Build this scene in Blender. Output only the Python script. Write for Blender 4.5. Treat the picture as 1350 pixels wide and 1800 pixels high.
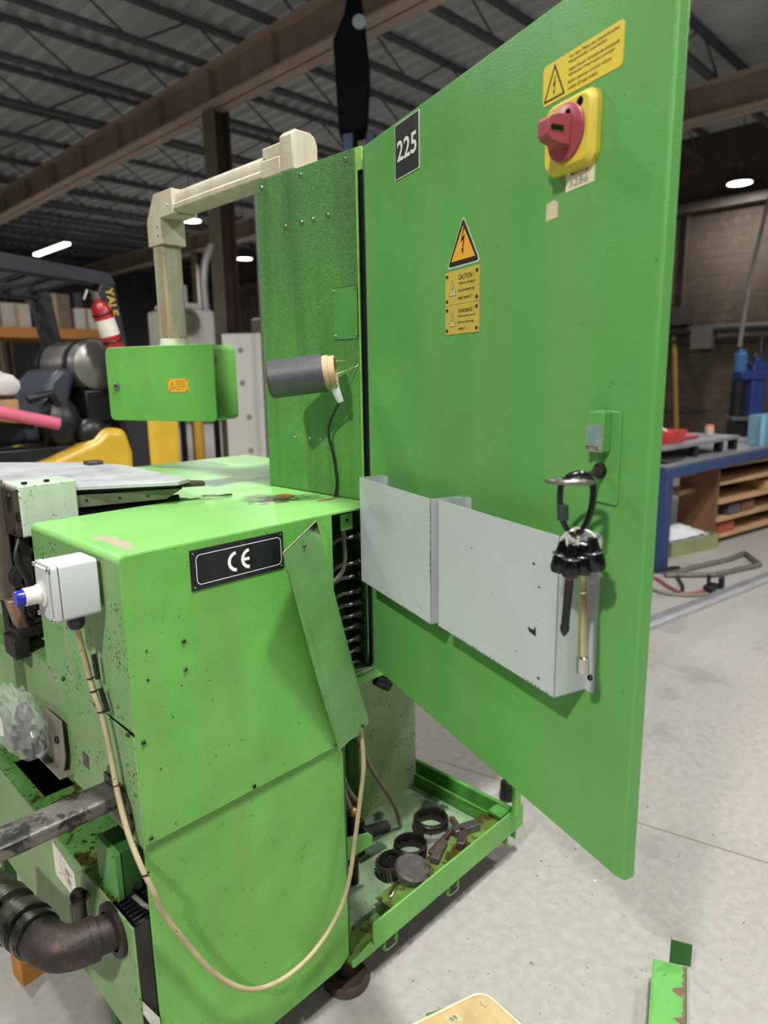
import bpy, bmesh, math, random
from mathutils import Vector, Matrix, noise as mnoise
for o in list(bpy.data.objects): bpy.data.objects.remove(o)
SC = bpy.context.scene
COL = SC.collection
random.seed(7)
V3 = Vector

# ------------------------------------------------------------------ camera
cam = bpy.data.cameras.new('camera'); camo = bpy.data.objects.new('camera', cam); COL.objects.link(camo)
TH = math.radians(11.4); HD = math.radians(44.55); RO = math.atan2(97, 5900)
hv = V3((math.cos(HD), math.sin(HD), 0)); rv = V3((math.sin(HD), -math.cos(HD), 0)); zv = V3((0, 0, 1))
fw = hv*math.cos(TH) - zv*math.sin(TH); dn = -hv*math.sin(TH) - zv*math.cos(TH)
rt = rv*math.cos(RO) + dn*math.sin(RO); dw = -rv*math.sin(RO) + dn*math.cos(RO)
m = Matrix.Identity(4)
for i in range(3): m[i][0] = rt[i]; m[i][1] = -dw[i]; m[i][2] = -fw[i]
m.translation = V3((0, 0, 1.52)); camo.matrix_world = m
cam.sensor_fit = 'VERTICAL'; cam.sensor_height = 36; cam.lens = 1195/1800*36
cam.clip_start = .02; cam.clip_end = 200
cam.dof.use_dof = True; cam.dof.focus_distance = 1.3; cam.dof.aperture_fstop = 3.4
SC.camera = camo
# ------------------------------------------------------------------ world, exposure
w = bpy.data.worlds.new('world'); SC.world = w; w.use_nodes = True
w.node_tree.nodes['Background'].inputs[0].default_value = (.75, .82, .9, 1)
w.node_tree.nodes['Background'].inputs[1].default_value = .25
SC.view_settings.view_transform = 'Standard'; SC.view_settings.look = 'None'
SC.view_settings.gamma = 1; SC.view_settings.use_curve_mapping = False
SC.view_settings.exposure = 0.0
# lamps of the hall: (x, y, z, watts)
LAMPS_NEAR = [(-3.5, -0.6, 5.2, 440), (0.95, -0.15, 5.2, 260), (5.2, -0.8, 5.2, 170), (0.2, 5.2, 5.2, 110), (-4.5, 7.0, 5.2, 60), (-3.5, -7.0, 5.2, 60), (1.5, -6.5, 5.2, 90), (9.0, -4.5, 5.2, 150), (14.5, -4.0, 5.2, 90), (-6.0, 14.0, 5.2, 200), (-8, 23.0, 5.2, 200)]  # first two read from shadows; the rest unseen, several added as fill
LAMPS_FAR = [(9.17, 15.33, 5.2, 200), (13.2, 19.01, 5.2, 200), (15.63, 5.15, 5.2, 60)]

# ------------------------------------------------------------------ helpers
def lin(c):
    if isinstance(c, str): c = [int(c[i:i+2], 16)/255 for i in (0, 2, 4)]
    return tuple((x/12.92 if x <= .04045 else ((x+.055)/1.055)**2.4) for x in c)
MATS = {}
def mat(name, col, rough=.5, metal=0, vary=.12, vscale=6., bump=0, bscale=200., specks=None, streak=None, blotch=None, spec=.5, emit=None, alpha=1, trans=0, coat=0):
    """procedural paint / metal: base colour + soft noise, optional specks (colour, scale, threshold), vertical streaks (colour, scale, amount), blotches (colour, scale, threshold)"""
    if name in MATS: return MATS[name]
    M = bpy.data.materials.new(name); M.use_nodes = True; nt = M.node_tree; N = nt.nodes; L = nt.links
    b = N['Principled BSDF']; c = lin(col); MATS[name] = M
    b.inputs['Roughness'].default_value = rough; b.inputs['Metallic'].default_value = metal
    b.inputs['Specular IOR Level'].default_value = spec; b.inputs['Alpha'].default_value = alpha
    b.inputs['Transmission Weight'].default_value = trans; b.inputs['Coat Weight'].default_value = coat
    if emit:
        b.inputs['Emission Color'].default_value = (*lin(emit[0]), 1); b.inputs['Emission Strength'].default_value = emit[1]
    tc = N.new('ShaderNodeTexCoord')
    def ntex(scale, detail=3, vec=None, rough_=.55):
        n = N.new('ShaderNodeTexNoise'); n.inputs['Scale'].default_value = scale; n.inputs['Detail'].default_value = detail
        n.inputs['Roughness'].default_value = rough_
        L.new(vec or tc.outputs['Object'], n.inputs['Vector']); return n.outputs['Fac']
    def ramp(fac, lo, hi):
        r = N.new('ShaderNodeMapRange'); r.inputs['From Min'].default_value = lo; r.inputs['From Max'].default_value = hi
        L.new(fac, r.inputs['Value']); return r.outputs['Result']
    def mix(fac, a, bcol):
        x = N.new('ShaderNodeMix'); x.data_type = 'RGBA'
        if isinstance(fac, float): x.inputs[0].default_value = fac
        else: L.new(fac, x.inputs[0])
        for s, val in ((6, a), (7, bcol)):
            if isinstance(val, tuple): x.inputs[s].default_value = (*val[:3], 1)
            else: L.new(val, x.inputs[s])
        return x.outputs[2]
    def mul(a, k):
        q = N.new('ShaderNodeMath'); q.operation = 'MULTIPLY'; L.new(a, q.inputs[0])
        if isinstance(k, float): q.inputs[1].default_value = k
        else: L.new(k, q.inputs[1])
        return q.outputs[0]
    cur = c
    if vary:
        cur = mix(ramp(ntex(vscale, 4), .3, .7), tuple(x*(1-vary) for x in c), tuple(min(1, x*(1+vary)) for x in c))
    if streak:
        mp = N.new('ShaderNodeMapping'); mp.inputs['Scale'].default_value = (1, 1, .07); L.new(tc.outputs['Object'], mp.inputs['Vector'])
        cur = mix(mul(ramp(ntex(streak[1], 4, mp.outputs[0]), .45, .75), float(streak[2])), cur, lin(streak[0]))
    if blotch:
        cur = mix(ramp(ntex(blotch[1], 5, None, .65), blotch[2], blotch[2]+.06), cur, lin(blotch[0]))
    if specks:
        f = ramp(ntex(specks[1], 2), specks[2], specks[2]+.03)
        f = mul(f, ramp(ntex(specks[1]*.12, 2), .45, .6)) if len(specks) > 3 else f
        cur = mix(f, cur, lin(specks[0]))
    if isinstance(cur, tuple): b.inputs['Base Color'].default_value = (*cur, 1)
    else: L.new(cur, b.inputs['Base Color'])
    if bump:
        bp = N.new('ShaderNodeBump'); bp.inputs['Strength'].default_value = bump; bp.inputs['Distance'].default_value = .002
        L.new(ntex(bscale, 2), bp.inputs['Height']); L.new(bp.outputs['Normal'], b.inputs['Normal'])
    return M

class Fr:
    """flat frame: point = O + u*U + v*V + n*N"""
    def __init__(s, O, U, V, N): s.O, s.U, s.V, s.N = V3(O), V3(U).normalized(), V3(V).normalized(), V3(N).normalized()
    def p(s, u, v, n=0): return s.O + s.U*u + s.V*v + s.N*n
def frame_from(N, O=(0, 0, 0), up=(0, 0, 1)):
    N = V3(N).normalized(); up = V3(up)
    if abs(N.dot(up)) > .98: up = V3((0, 1, 0))
    U = up.cross(N).normalized(); return Fr(O, U, N.cross(U), N)

_txt = {}
def text_geo(s, off=.012):
    if s in _txt: return _txt[s]
    cu = bpy.data.curves.new('txt', 'FONT'); cu.body = s; cu.size = 1; cu.resolution_u = 2; cu.offset = .018 if s in ('225', 'YALE') else off
    ob = bpy.data.objects.new('txt', cu); COL.objects.link(ob)
    dg = bpy.context.evaluated_depsgraph_get(); me = bpy.data.meshes.new_from_object(ob.evaluated_get(dg))
    vs = [(v.co.x, v.co.y) for v in me.vertices]; fs = [tuple(p.vertices) for p in me.polygons]
    bpy.data.objects.remove(ob); bpy.data.curves.remove(cu); bpy.data.meshes.remove(me)
    x0 = min(v[0] for v in vs); x1 = max(v[0] for v in vs); y0 = min(v[1] for v in vs); y1 = max(v[1] for v in vs)
    _txt[s] = ([((x-x0)/(x1-x0), (y-y0)/(y1-y0)) for x, y in vs], fs); return _txt[s]

def rrect(u0, v0, u1, v1, r, seg=4):
    pts = []
    for cx, cy, a0 in ((u1-r, v0+r, -90), (u1-r, v1-r, 0), (u0+r, v1-r, 90), (u0+r, v0+r, 180)):
        for i in range(seg+1):
            a = math.radians(a0+90*i/seg); pts.append((cx+r*math.cos(a), cy+r*math.sin(a)))
    return pts
def spline(pts, n=6):
    P = [V3(p) for p in pts]; out = []
    for i in range(len(P)-1):
        p0 = P[max(i-1, 0)]; p1 = P[i]; p2 = P[i+1]; p3 = P[min(i+2, len(P)-1)]
        for k in range(n):
            t = k/n
            out.append(.5*((2*p1)+(p2-p0)*t+(2*p0-5*p1+4*p2-p3)*t*t+(3*p1-p0-3*p2+p3)*t**3))
    out.append(P[-1]); return out

class MB:
    def __init__(s): s.v = []; s.f = []; s.m = []
    def add(s, vs, fs, mi=0):
        k = len(s.v); s.v += [V3(v) for v in vs]
        for f in fs: s.f.append(tuple(i+k for i in f)); s.m.append(mi)
        return s
    def box(s, x0, x1, y0, y1, z0, z1, mi=0, M=None):
        vs = [V3((x, y, z)) for z in (z0, z1) for y in (y0, y1) for x in (x0, x1)]
        if M is not None: vs = [M @ v for v in vs]
        return s.add(vs, [(0, 2, 3, 1), (4, 5, 7, 6), (0, 1, 5, 4), (2, 6, 7, 3), (0, 4, 6, 2), (1, 3, 7, 5)], mi)
    def fbox(s, fr, u0, u1, v0, v1, n0, n1, mi=0):
        return s.prism([(u0, v0), (u1, v0), (u1, v1), (u0, v1)], fr, n0, n1, mi)
    def prism(s, pts, fr, n0, n1, mi=0, mtop=None):
        n = len(pts); a = [fr.p(u, v, n0) for u, v in pts]; b = [fr.p(u, v, n1) for u, v in pts]
        s.add(a+b, [tuple(range(n-1, -1, -1))]+[(i, (i+1) % n, n+(i+1) % n, n+i) for i in range(n)], mi)
        return s.add(b, [tuple(range(n))], mi if mtop is None else mtop)
    def taper(s, pts, fr, n0, n1, k, mi=0):
        """prism whose far face shrinks by k about its centre"""
        n = len(pts); cu = sum(p[0] for p in pts)/n; cv = sum(p[1] for p in pts)/n
        a = [fr.p(u, v, n0) for u, v in pts]; b = [fr.p(cu+(u-cu)*k, cv+(v-cv)*k, n1) for u, v in pts]
        return s.add(a+b, [tuple(range(n-1, -1, -1)), tuple(range(n, 2*n))]+[(i, (i+1) % n, n+(i+1) % n, n+i) for i in range(n)], mi)
    def flat(s, pts, fr, n, mi=0): return s.add([fr.p(u, v, n) for u, v in pts], [tuple(range(len(pts)))], mi)
    def stroke(s, pts, fr, n, wd, mi=0, closed=True):
        P = [V3((u, v)) for u, v in pts]; k = len(P); A = []; B = []
        for i in range(k):
            a = P[i-1] if (closed or i) else P[i]; c = P[(i+1) % k] if (closed or i < k-1) else P[i]
            d1 = (P[i]-a).normalized() if (P[i]-a).length else (c-P[i]).normalized()
            d2 = (c-P[i]).normalized() if (c-P[i]).length else d1
            t = (d1+d2); t = t.normalized() if t.length > 1e-6 else d1
            nn = V3((-t.y, t.x)); q = max(.35, nn.dot(V3((-d1.y, d1.x))))
            A.append(P[i]+nn*wd/2/q); B.append(P[i]-nn*wd/2/q)
        vs = [fr.p(p.x, p.y, n) for p in A+B]
        return s.add(vs, [(k+i, k+(i+1) % k, (i+1) % k, i) for i in range(k if closed else k-1)], mi)
    def text(s, t, fr, u, v, h, wd, n, mi=0):
        vs, fs = text_geo(t); return s.add([fr.p(u+x*wd, v+y*h, n) for x, y in vs], fs, mi)
    def cyl(s, p0, p1, r0, r1=None, seg=16, mi=0, caps=True, mcap=None):
        r1 = r0 if r1 is None else r1; p0, p1 = V3(p0), V3(p1); fr = frame_from(p1-p0)
        a = [fr.U*math.cos(t)+fr.V*math.sin(t) for t in (2*math.pi*i/seg for i in range(seg))]
        s.add([p0+q*r0 for q in a]+[p1+q*r1 for q in a], [(i, (i+1) % seg, seg+(i+1) % seg, seg+i) for i in range(seg)], mi)
        if caps:
            s.add([p0+q*r0 for q in a], [tuple(range(seg-1, -1, -1))], mi)
            s.add([p1+q*r1 for q in a], [tuple(range(seg))], mi if mcap is None else mcap)
        return s
    def lathe(s, prof, O, ax, seg=20, mi=0, up=(0, 0, 1)):
        """prof: (radius, height along axis) list"""
        fr = frame_from(ax, O, up); n = len(prof); vs = []
        for r, h in prof:
            for i in range(seg):
                t = 2*math.pi*i/seg; vs.append(fr.O+(fr.U*math.cos(t)+fr.V*math.sin(t))*r+fr.N*h)
        return s.add(vs, [(j*seg+i, j*seg+(i+1) % seg, (j+1)*seg+(i+1) % seg, (j+1)*seg+i) for j in range(n-1) for i in range(seg)], mi)
    def tube(s, pts, r, seg=8, mi=0, closed=False):
        P = [V3(p) for p in pts]; n = len(P); rs = r if isinstance(r, (list, tuple)) else [r]*n
        fr = frame_from(P[1]-P[0]); U = fr.U; vs = []
        for i in range(n):
            t = (P[(i+1) % n]-P[i-1]) if closed else (P[min(i+1, n-1)]-P[max(i-1, 0)])
            t.normalize(); U = (U-t*U.dot(t)).normalized(); W = t.cross(U)
            for k in range(seg):
                a = 2*math.pi*k/seg; vs.append(P[i]+(U*math.cos(a)+W*math.sin(a))*rs[i])
        fs = [(i*seg+k, i*seg+(k+1) % seg, ((i+1) % n)*seg+(k+1) % seg, ((i+1) % n)*seg+k) for i in range(n if closed else n-1) for k in range(seg)]
        if not closed: fs += [tuple(range(seg-1, -1, -1)), tuple(range((n-1)*seg, n*seg))]
        return s.add(vs, fs, mi)
    def torus(s, c, ax, R, r, seg=24, seg2=8, mi=0, k=1.0):
        fr = frame_from(ax, c)
        return s.tube([fr.p(R*math.cos(2*math.pi*i/seg), k*R*math.sin(2*math.pi*i/seg)) for i in range(seg)], r, seg2, mi, True)
    def ball(s, c, rx, ry=None, rz=None, seg=14, mi=0, jit=0):
        ry = rx if ry is None else ry; rz = rx if rz is None else rz; c = V3(c); n = seg//2; vs = []
        for j in range(n+1):
            ph = math.pi*j/n
            for i in range(seg):
                t = 2*math.pi*i/seg; d = V3((math.sin(ph)*math.cos(t), math.sin(ph)*math.sin(t), math.cos(ph)))
                k = 1+jit*mnoise.noise(d*2.1+c*7) if jit else 1
                vs.append(c+V3((d.x*rx, d.y*ry, d.z*rz))*k)
        return s.add(vs, [(j*seg+i, (j+1)*seg+i, (j+1)*seg+(i+1) % seg, j*seg+(i+1) % seg) for j in range(n) for i in range(seg)], mi)
    def screw(s, fr, u, v, r=.005, n=0, mi=0, mslot=None):
        O = fr.p(u, v, n)
        s.lathe([(r, 0), (r, r*.35), (r*.8, r*.75), (r*.45, r*.85), (r*.42, r*.4), (0, r*.4)], O, fr.N, 10, mi); return s
    def build(s, name, mats, parent=None, org=None, bevel=0, ang=38, seg=2):
        if org is None: org = ORG[parent.name] if parent is not None else V3((0, 0, 0))
        org = V3(org); me = bpy.data.meshes.new(name)
        me.from_pydata([v-org for v in s.v], [], s.f)
        if not isinstance(mats, (list, tuple)): mats = [mats]
        for q in mats: me.materials.append(q)
        me.polygons.foreach_set('material_index', s.m)
        bm = bmesh.new(); bm.from_mesh(me); bmesh.ops.remove_doubles(bm, verts=bm.verts, dist=1e-6)
        bmesh.ops.recalc_face_normals(bm, faces=bm.faces) if len(bm.faces) < 20000 else None
        bm.to_mesh(me); bm.free()
        me.polygons.foreach_set('use_smooth', [True]*len(me.polygons)); me.set_sharp_from_angle(angle=math.radians(ang))
        o = bpy.data.objects.new(name, me); COL.objects.link(o)
        if bevel:
            q = o.modifiers.new('bevel', 'BEVEL'); q.width = bevel; q.segments = seg; q.limit_method = 'ANGLE'; q.angle_limit = math.radians(40)
            q.harden_normals = False
        if parent is not None: o.parent = parent
        else: o.location = org
        ORG[o.name] = org
        return o
ORG = {}
def tag(o, label=None, cat=None, group=None, kind=None):
    if label: o['label'] = label
    if cat: o['category'] = cat
    if group: o['group'] = group
    if kind: o['kind'] = kind
    return o
def thing(name, loc, label, cat, group=None):
    o = bpy.data.objects.new(name, None); COL.objects.link(o); o.location = loc; o.empty_display_size = .05
    ORG[o.name] = V3(loc); return tag(o, label, cat, group)
def struct(mb, name, mats, **k): return tag(mb.build(name, mats, **k), kind='structure')

# ------------------------------------------------------------------ materials
GREEN = mat('green_paint', '63a84a', .42, 0, .14, 7, .3, 380, specks=('2c3a1c', 150, .69, 1), streak=('74934f', 18, .55))
GDOOR = mat('green_door_paint', '599b4c', .34, 0, .10, 4, .22, 420, streak=('6f9c5c', 11, .55), specks=('2c3a20', 110, .73, 1))
GDIRT = mat('green_grimy_paint', '4a8a38', .5, 0, .16, 9, .3, 260, specks=('1d2a12', 210, .62, 1), streak=('35552a', 22, .55))
GDULL = mat('green_dull_paint', '73995f', .5, 0, .15, 7, .15, 300, specks=('20240f', 140, .61, 1), streak=('8a9078', 13, .85))
GTOP = mat('green_top_paint', '6fbb52', .38, 0, .10, 6, .15, 380, specks=('4a4a22', 120, .72, 1))
GDARK = mat('green_dark_and_shade', '2f5f2c', .55, 0, .2, 8, .2, 200, blotch=('161a10', 9, .6))
GOIL = mat('green_oily_paint', '55843f', .35, 0, .25, 10, .2, 200, blotch=('3a3614', 11, .54), specks=('15170c', 90, .62))
GTRAY = mat('green_tray_paint', '86a07c', .5, 0, .22, 8, .2, 160, streak=('4f5f48', 7, .8), blotch=('333a30', 4, .60), specks=('20221a', 120, .68))
GREY = mat('grey_paint', 'b4bab9', .42, 0, .05, 5, .1, 400, specks=('54463a', 130, .76, 1))
LGREY = mat('light_grey_plastic', 'b9bdbd', .45, 0, .04, 5, .12, 600)
PALE = mat('pale_green_paint', 'b3c4ac', .5, 0, .1, 14, .2, 240, specks=('3a4030', 150, .64, 1), streak=('8fa78a', 30, .5))
CREAM = mat('cream_paint', 'b9b39c', .5, 0, .1, 12, .2, 240, specks=('57422a', 110, .68, 1), streak=('8a6a3c', 20, .35))
BLACK = mat('black_plastic', '17181a', .4, 0, .2, 10)
GLOSSB = mat('black_gloss', '0c0d10', .16, 0, 0)
PLATE = mat('black_plate', '16171c', .45, 0, .3, 30, streak=('34363f', 60, .5))
STEEL = mat('steel', '8c8a86', .35, .9, .15, 20, .15, 200)
CHROME = mat('chrome', 'c8c6c0', .18, 1, .05)
BRASSY = mat('gold_plated_steel', 'c2b490', .25, .9, .1, 40)
IRON = mat('rusty_black_iron', '2f2723', .55, .3, .35, 14, .5, 120, blotch=('4a3528', 18, .58))
DIRTY = mat('dirty_steel', '5b544c', .4, .7, .35, 22, .4, 120, blotch=('1d1a17', 16, .52))
DARK = mat('dark_grime', '1c1b18', .6, .1, .5, 12, .4, 120)
CABLE = mat('beige_cable', 'aa9c7a', .5, 0, .16, 30, .1, 300, specks=('4b3c26', 120, .66, 1))
BCABLE = mat('black_cable', '1e201f', .45, 0, .1)
GCABLE = mat('grey_cable', '75705f', .5, 0, .2, 20)
WHITE = mat('white_print', 'eeeee8', .5, 0, 0)
YELLOW = mat('yellow_label', 'd9c02e', .45, 0, .05, 12)
YDULL = mat('brass_yellow_label', 'bfa848', .42, 0, .08, 20)
ORANGE = mat('orange_label', 'e3a431', .42, 0, .06, 20)
INK = mat('black_ink', '1d1a14', .5, 0, 0)
RED = mat('red_plastic', '98424c', .4, 0, .12, 14)
PAPER = mat('white_paper', 'dcd8cc', .7, 0, .08, 20)
REDINK = mat('red_ink', 'b05a48', .6, 0, 0)
BLUEP = mat('blue_plastic', '24259a', .2, 0, 0)
WOODT = mat('tan_board', 'b49a6c', .6, 0, .16, 16, .2, 160, blotch=('7a5c38', 20, .68), specks=('5a4026', 90, .7))
RUST = mat('rust', '6e5648', .8, 0, .3, 30, .5, 120)
BROWNTAPE = mat('brown_collar', 'b59a78', .55, 0, .2, 25, .3, 160, blotch=('6b4a30', 30, .62))
SLEEVE = mat('dark_grey_sleeve', '44464a', .5, 0, .15, 20, .3, 180)

def rustpatch(M, spots):
    """extra worn-through spots with shapes of their own: (centre in object space, radius)"""
    nt = M.node_tree; N = nt.nodes; L = nt.links; b = N['Principled BSDF']
    src = b.inputs['Base Color'].links[0].from_socket; tc = N.new('ShaderNodeTexCoord'); cur = src
    for c, rx, ry, col in spots:
        mp = N.new('ShaderNodeMapping'); mp.inputs['Location'].default_value = (-c[0]/rx, -c[1]/ry, 0); mp.inputs['Scale'].default_value = (1/rx, 1/ry, .0001)
        L.new(tc.outputs['Object'], mp.inputs['Vector'])
        ln = N.new('ShaderNodeVectorMath'); ln.operation = 'LENGTH'; L.new(mp.outputs[0], ln.inputs[0])
        n = N.new('ShaderNodeTexNoise'); n.inputs['Scale'].default_value = 45; n.inputs['Detail'].default_value = 6; L.new(tc.outputs['Object'], n.inputs['Vector'])
        a = N.new('ShaderNodeMath'); a.operation = 'MULTIPLY_ADD'; L.new(n.outputs['Fac'], a.inputs[0]); a.inputs[1].default_value = 2.6; L.new(ln.outputs['Value'], a.inputs[2])
        r = N.new('ShaderNodeMapRange'); r.inputs['From Min'].default_value = 2.15; r.inputs['From Max'].default_value = 1.95; L.new(a.outputs[0], r.inputs['Value'])
        x = N.new('ShaderNodeMix'); x.data_type = 'RGBA'; L.new(r.outputs[0], x.inputs[0]); L.new(cur, x.inputs[6]); x.inputs[7].default_value = (*lin(col), 1)
        cur = x.outputs[2]
    L.new(cur, b.inputs['Base Color'])

# ------------------------------------------------------------------ room
def concrete_floor():
    M = mat('polished_concrete', '9f9b95', .45, 0, .10, 34, .15, 120, specks=('6b665c', 90, .68, 1), streak=None, blotch=('928e88', 2.1, .57))
    return M
FLOOR = concrete_floor()
b = MB(); b.add([(-12, -10, 0), (17.2, -10, 0), (17.2, 30, 0), (-12, 30, 0)], [(0, 1, 2, 3)])
struct(b, 'floor', FLOOR)
BLOCK = mat('tan_block_wall', '5f5347', .8, 0, .25, .8, .3, 20, blotch=('6b5e50', 2.2, .55))
def block_wall_mat():
    M = BLOCK; nt = M.node_tree; N = nt.nodes; L = nt.links; p = N['Principled BSDF']; src = p.inputs['Base Color'].links[0].from_socket
    tc = N.new('ShaderNodeTexCoord'); mp = N.new('ShaderNodeMapping'); mp.inputs['Rotation'].default_value = (math.pi/2, 0, math.pi/2)
    sx = N.new('ShaderNodeSeparateXYZ'); cx = N.new('ShaderNodeCombineXYZ'); L.new(tc.outputs['Object'], sx.inputs[0]); L.new(sx.outputs[1], cx.inputs[0]); L.new(sx.outputs[2], cx.inputs[1])
    br = N.new('ShaderNodeTexBrick'); L.new(cx.outputs[0], br.inputs['Vector']); br.inputs['Scale'].default_value = 1; br.inputs['Brick Width'].default_value = .4; br.inputs['Row Height'].default_value = .2; br.inputs['Mortar Size'].default_value = .008
    br.inputs['Color1'].default_value = (.9, .9, .9, 1); br.inputs['Color2'].default_value = (1, 1, 1, 1); br.inputs['Mortar'].default_value = (.6, .6, .6, 1)
    x = N.new('ShaderNodeMix'); x.data_type = 'RGBA'; x.blend_type = 'MULTIPLY'; x.inputs[0].default_value = 1; L.new(src, x.inputs[6]); L.new(br.outputs['Color'], x.inputs[7]); L.new(x.outputs[2], p.inputs['Base Color'])
block_wall_mat()
struct(MB().box(16.8, 17.1, -10, 30, 0, 6.8), 'wall_right', BLOCK)
WALLD = mat('dark_wall_panel', '54524f', .8, 0, .2, .7)
struct(MB().box(-12, 17.1, 29.5, 29.8, 0, 6.8), 'wall_back', WALLD)
struct(MB().box(-12.3, -12, -10, 30, 0, 6.8), 'wall_left', WALLD)
struct(MB().box(-12, 17.1, -10.3, -10, 0, 6.8), 'wall_front', WALLD)
# corrugated roof deck, ribs along Y
DECK = mat('roof_deck_steel', 'dcdee0', .6, 0, .10, 1.5)
b = MB(); xs = []
x = -12.0
while x < 17.1:
    xs += [(x, 6.64), (x+.10, 6.64), (x+.14, 6.75), (x+.26, 6.75)]; x += .30
vs = [(x, -10, z) for x, z in xs]+[(x, 30, z) for x, z in xs]; n = len(xs)
b.add(vs, [(i, n+i, n+i+1, i+1) for i in range(n-1)])
struct(b, 'ceiling', DECK, ang=20)
JOIST = mat('joist_paint', '68676e', .7, 0, .15, 2)
GIRD = mat('girder_primer', 'a89e90', .7, 0, .15, 1.5, 0, 100, streak=('9a7a68', 3, .5))
def joist(y, first=[None]):
    b = MB(); z0, z1 = 6.05, 6.62
    b.box(-12, 16.8, -.06, .06, z1-.06, z1); b.box(-12, 16.8, -.06, .06, z0, z0+.07)
    x = -12.0; up = 0
    while x < 15.9:
        b.tube([(x, 0, z1 if up else z0), (x+.95, 0, z0 if up else z1)], .017, 6); up = 1-up; x += .95
    if first[0] is None:
        o = b.build('roof_joist', JOIST, org=(0, 0, 0)); first[0] = o; o.location.y = y
    else:
        o = first[0].copy(); COL.objects.link(o); o.location = (0, y, 0)
    tag(o, kind='structure')
for i in range(21): joist(-5.6+1.7*i)
def girder(x):
    b = MB(); z0, z1 = 5.5, 6.04
    b.box(x-.19, x+.19, -10, 29.5, z0, z0+.035, 1); b.box(x-.17, x+.17, -10, 29.5, z1-.03, z1, 1); b.box(x-.012, x+.012, -10, 29.5, z0, z1)
    for k in range(26): b.box(x-.12, x+.12, -9+1.55*k, -8.985+1.55*k, z0+.03, z1-.03)
    struct(b, 'roof_girder', [GIRD, mat('girder_flange', 'cdb9a6', .7, 0, .12, 1.5)])
for x in (6.32, 12.4, -3.9): girder(x)
COLM = mat('column_paint', '5a4a44', .7, .1, .2, 2)
COLL = mat('column_flange_paint', '8d8470', .7, .1, .15, 2)
def column(x, y):
    b = MB(); b.box(x-.15, x-.12, y-.15, y+.15, 0, 5.5, 1); b.box(x+.12, x+.15, y-.15, y+.15, 0, 5.5); b.box(x-.12, x+.12, y-.01, y+.01, 0, 5.5)
    b.box(x-.2, x+.2, y-.2, y+.2, 0, .03)
    struct(b, 'roof_column', [COLM, COLL])
for x, y in ((6.38, 9.75), (6.32, 20.5), (12.4, 9.9), (12.4, 20.5), (6.28, -4), (-3.9, 9.9)): column(x, y)
# right wall: pipe run, junction box, ledger beam, conduit
DUCT = mat('dark_pipe', '4d463f', .6, .2, .2, 3)
struct(MB().cyl((16.62, -9, 2.42), (16.62, 29, 2.42), .10, seg=10).cyl((16.66, -9, 2.16), (16.66, 29, 2.16), .05, seg=8), 'trim_1', DUCT)
struct(MB().box(16.5, 16.8, -10, 29.4, 5.0, 5.2), 'trim_2', mat('ledger_paint', '75685e', .7, .1, .2, 2))
struct(MB().cyl((16.7, 6.55, 2.6), (16.7, 6.55, 5.0), .06, seg=8).box(16.45, 16.8, 6.3, 6.8, 2.55, 2.95), 'trim_3', DUCT)
struct(MB().box(16.7, 16.8, 5.9, 30, .55, .62), 'trim_4', DUCT)
o = MB().box(16.4, 16.75, 5.75, 6.2, 1.98, 2.42).build('junction_box', mat('box_grey', '6f6c64', .6), org=(16.6, 6, 2.0), bevel=.01)
tag(o, 'grey electrical box on the pipe run along the tan block wall', 'box')
# floor joint
struct(MB().add([(1.9, 1.6, .0006), (1.905, 1.6, .0006), (2.205, .3, .0006), (2.199, .3, .0006)], [(0, 1, 2, 3)]), 'trim_5', mat('floor_crack', '7a746c', .8))

# ------------------------------------------------------------------ high-bay lamps
LAMPG = mat('lamp_glass', 'ffffff', .4, emit=('f4f6ff', 26))
LAMPH = mat('lamp_housing', '55565a', .5, .4)
hb = [None]
def high_bay(x, y, z, watts, label=None):
    t = thing('high_bay_lamp', (x, y, z), label or 'round white high bay lamp unseen outside the picture, lighting the hall from under the roof', 'lamp', 'high bay lamps')
    if hb[0] is None:
        a = MB().lathe([(.02, .32), (.09, .30), (.12, .12), (.23, .06), (.25, -.0), (.23, -.0)], (x, y, z), (0, 0, 1), 24).build('housing', LAMPH, t)
        c = MB().cyl((x, y, z-.006), (x, y, z-.001), .225, seg=24).build('diffuser', LAMPG, t)
        d = MB().cyl((x, y, z+.3), (x, y, 6.75), .012, seg=6).build('hanger', LAMPH, t)
        hb[0] = (a, c, d)
    else:
        for s in hb[0]:
            k = s.copy(); COL.objects.link(k); k.parent = t
    if not label: t['group'] = 'high bay lamps out of view'
    li = bpy.data.lights.new('lamp_light', 'AREA'); li.shape = 'DISK'; li.size = .36; li.energy = watts; li.color = (1, .985, .965)
    lo = bpy.data.objects.new('lamp_light', li); COL.objects.link(lo); lo.location = (x, y, z-.02)
for a in LAMPS_NEAR: high_bay(*a)
for a, lb in zip(LAMPS_FAR, ('round lit high bay lamp left of the steel column, under the cream arm', 'smaller round lit lamp just right of the steel column', 'round lit high bay lamp beyond the open door, before the tan block wall')): high_bay(*a, lb)
t = thing('tube_light', (7.66, 20.0, 5.0), 'lit fluorescent tube fixture hanging above the forklift at far left', 'lamp')
MB().box(7.55, 7.77, 18.9, 21.2, 5.03, 5.1).build('housing', LAMPH, t)
MB().cyl((7.61, 18.95, 5.0), (7.61, 21.15, 5.0), .035, seg=8).cyl((7.71, 18.95, 5.0), (7.71, 21.15, 5.0), .035, seg=8).build('tube', mat('tube_glow', 'ffffff', .4, emit=('fff3e2', 9)), t)
MB().cyl((7.66, 19.3, 5.1), (7.66, 19.3, 6.66), .01, seg=6).cyl((7.66, 20.8, 5.1), (7.66, 20.8, 6.66), .01, seg=6).build('hanger', LAMPH, t)

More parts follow.
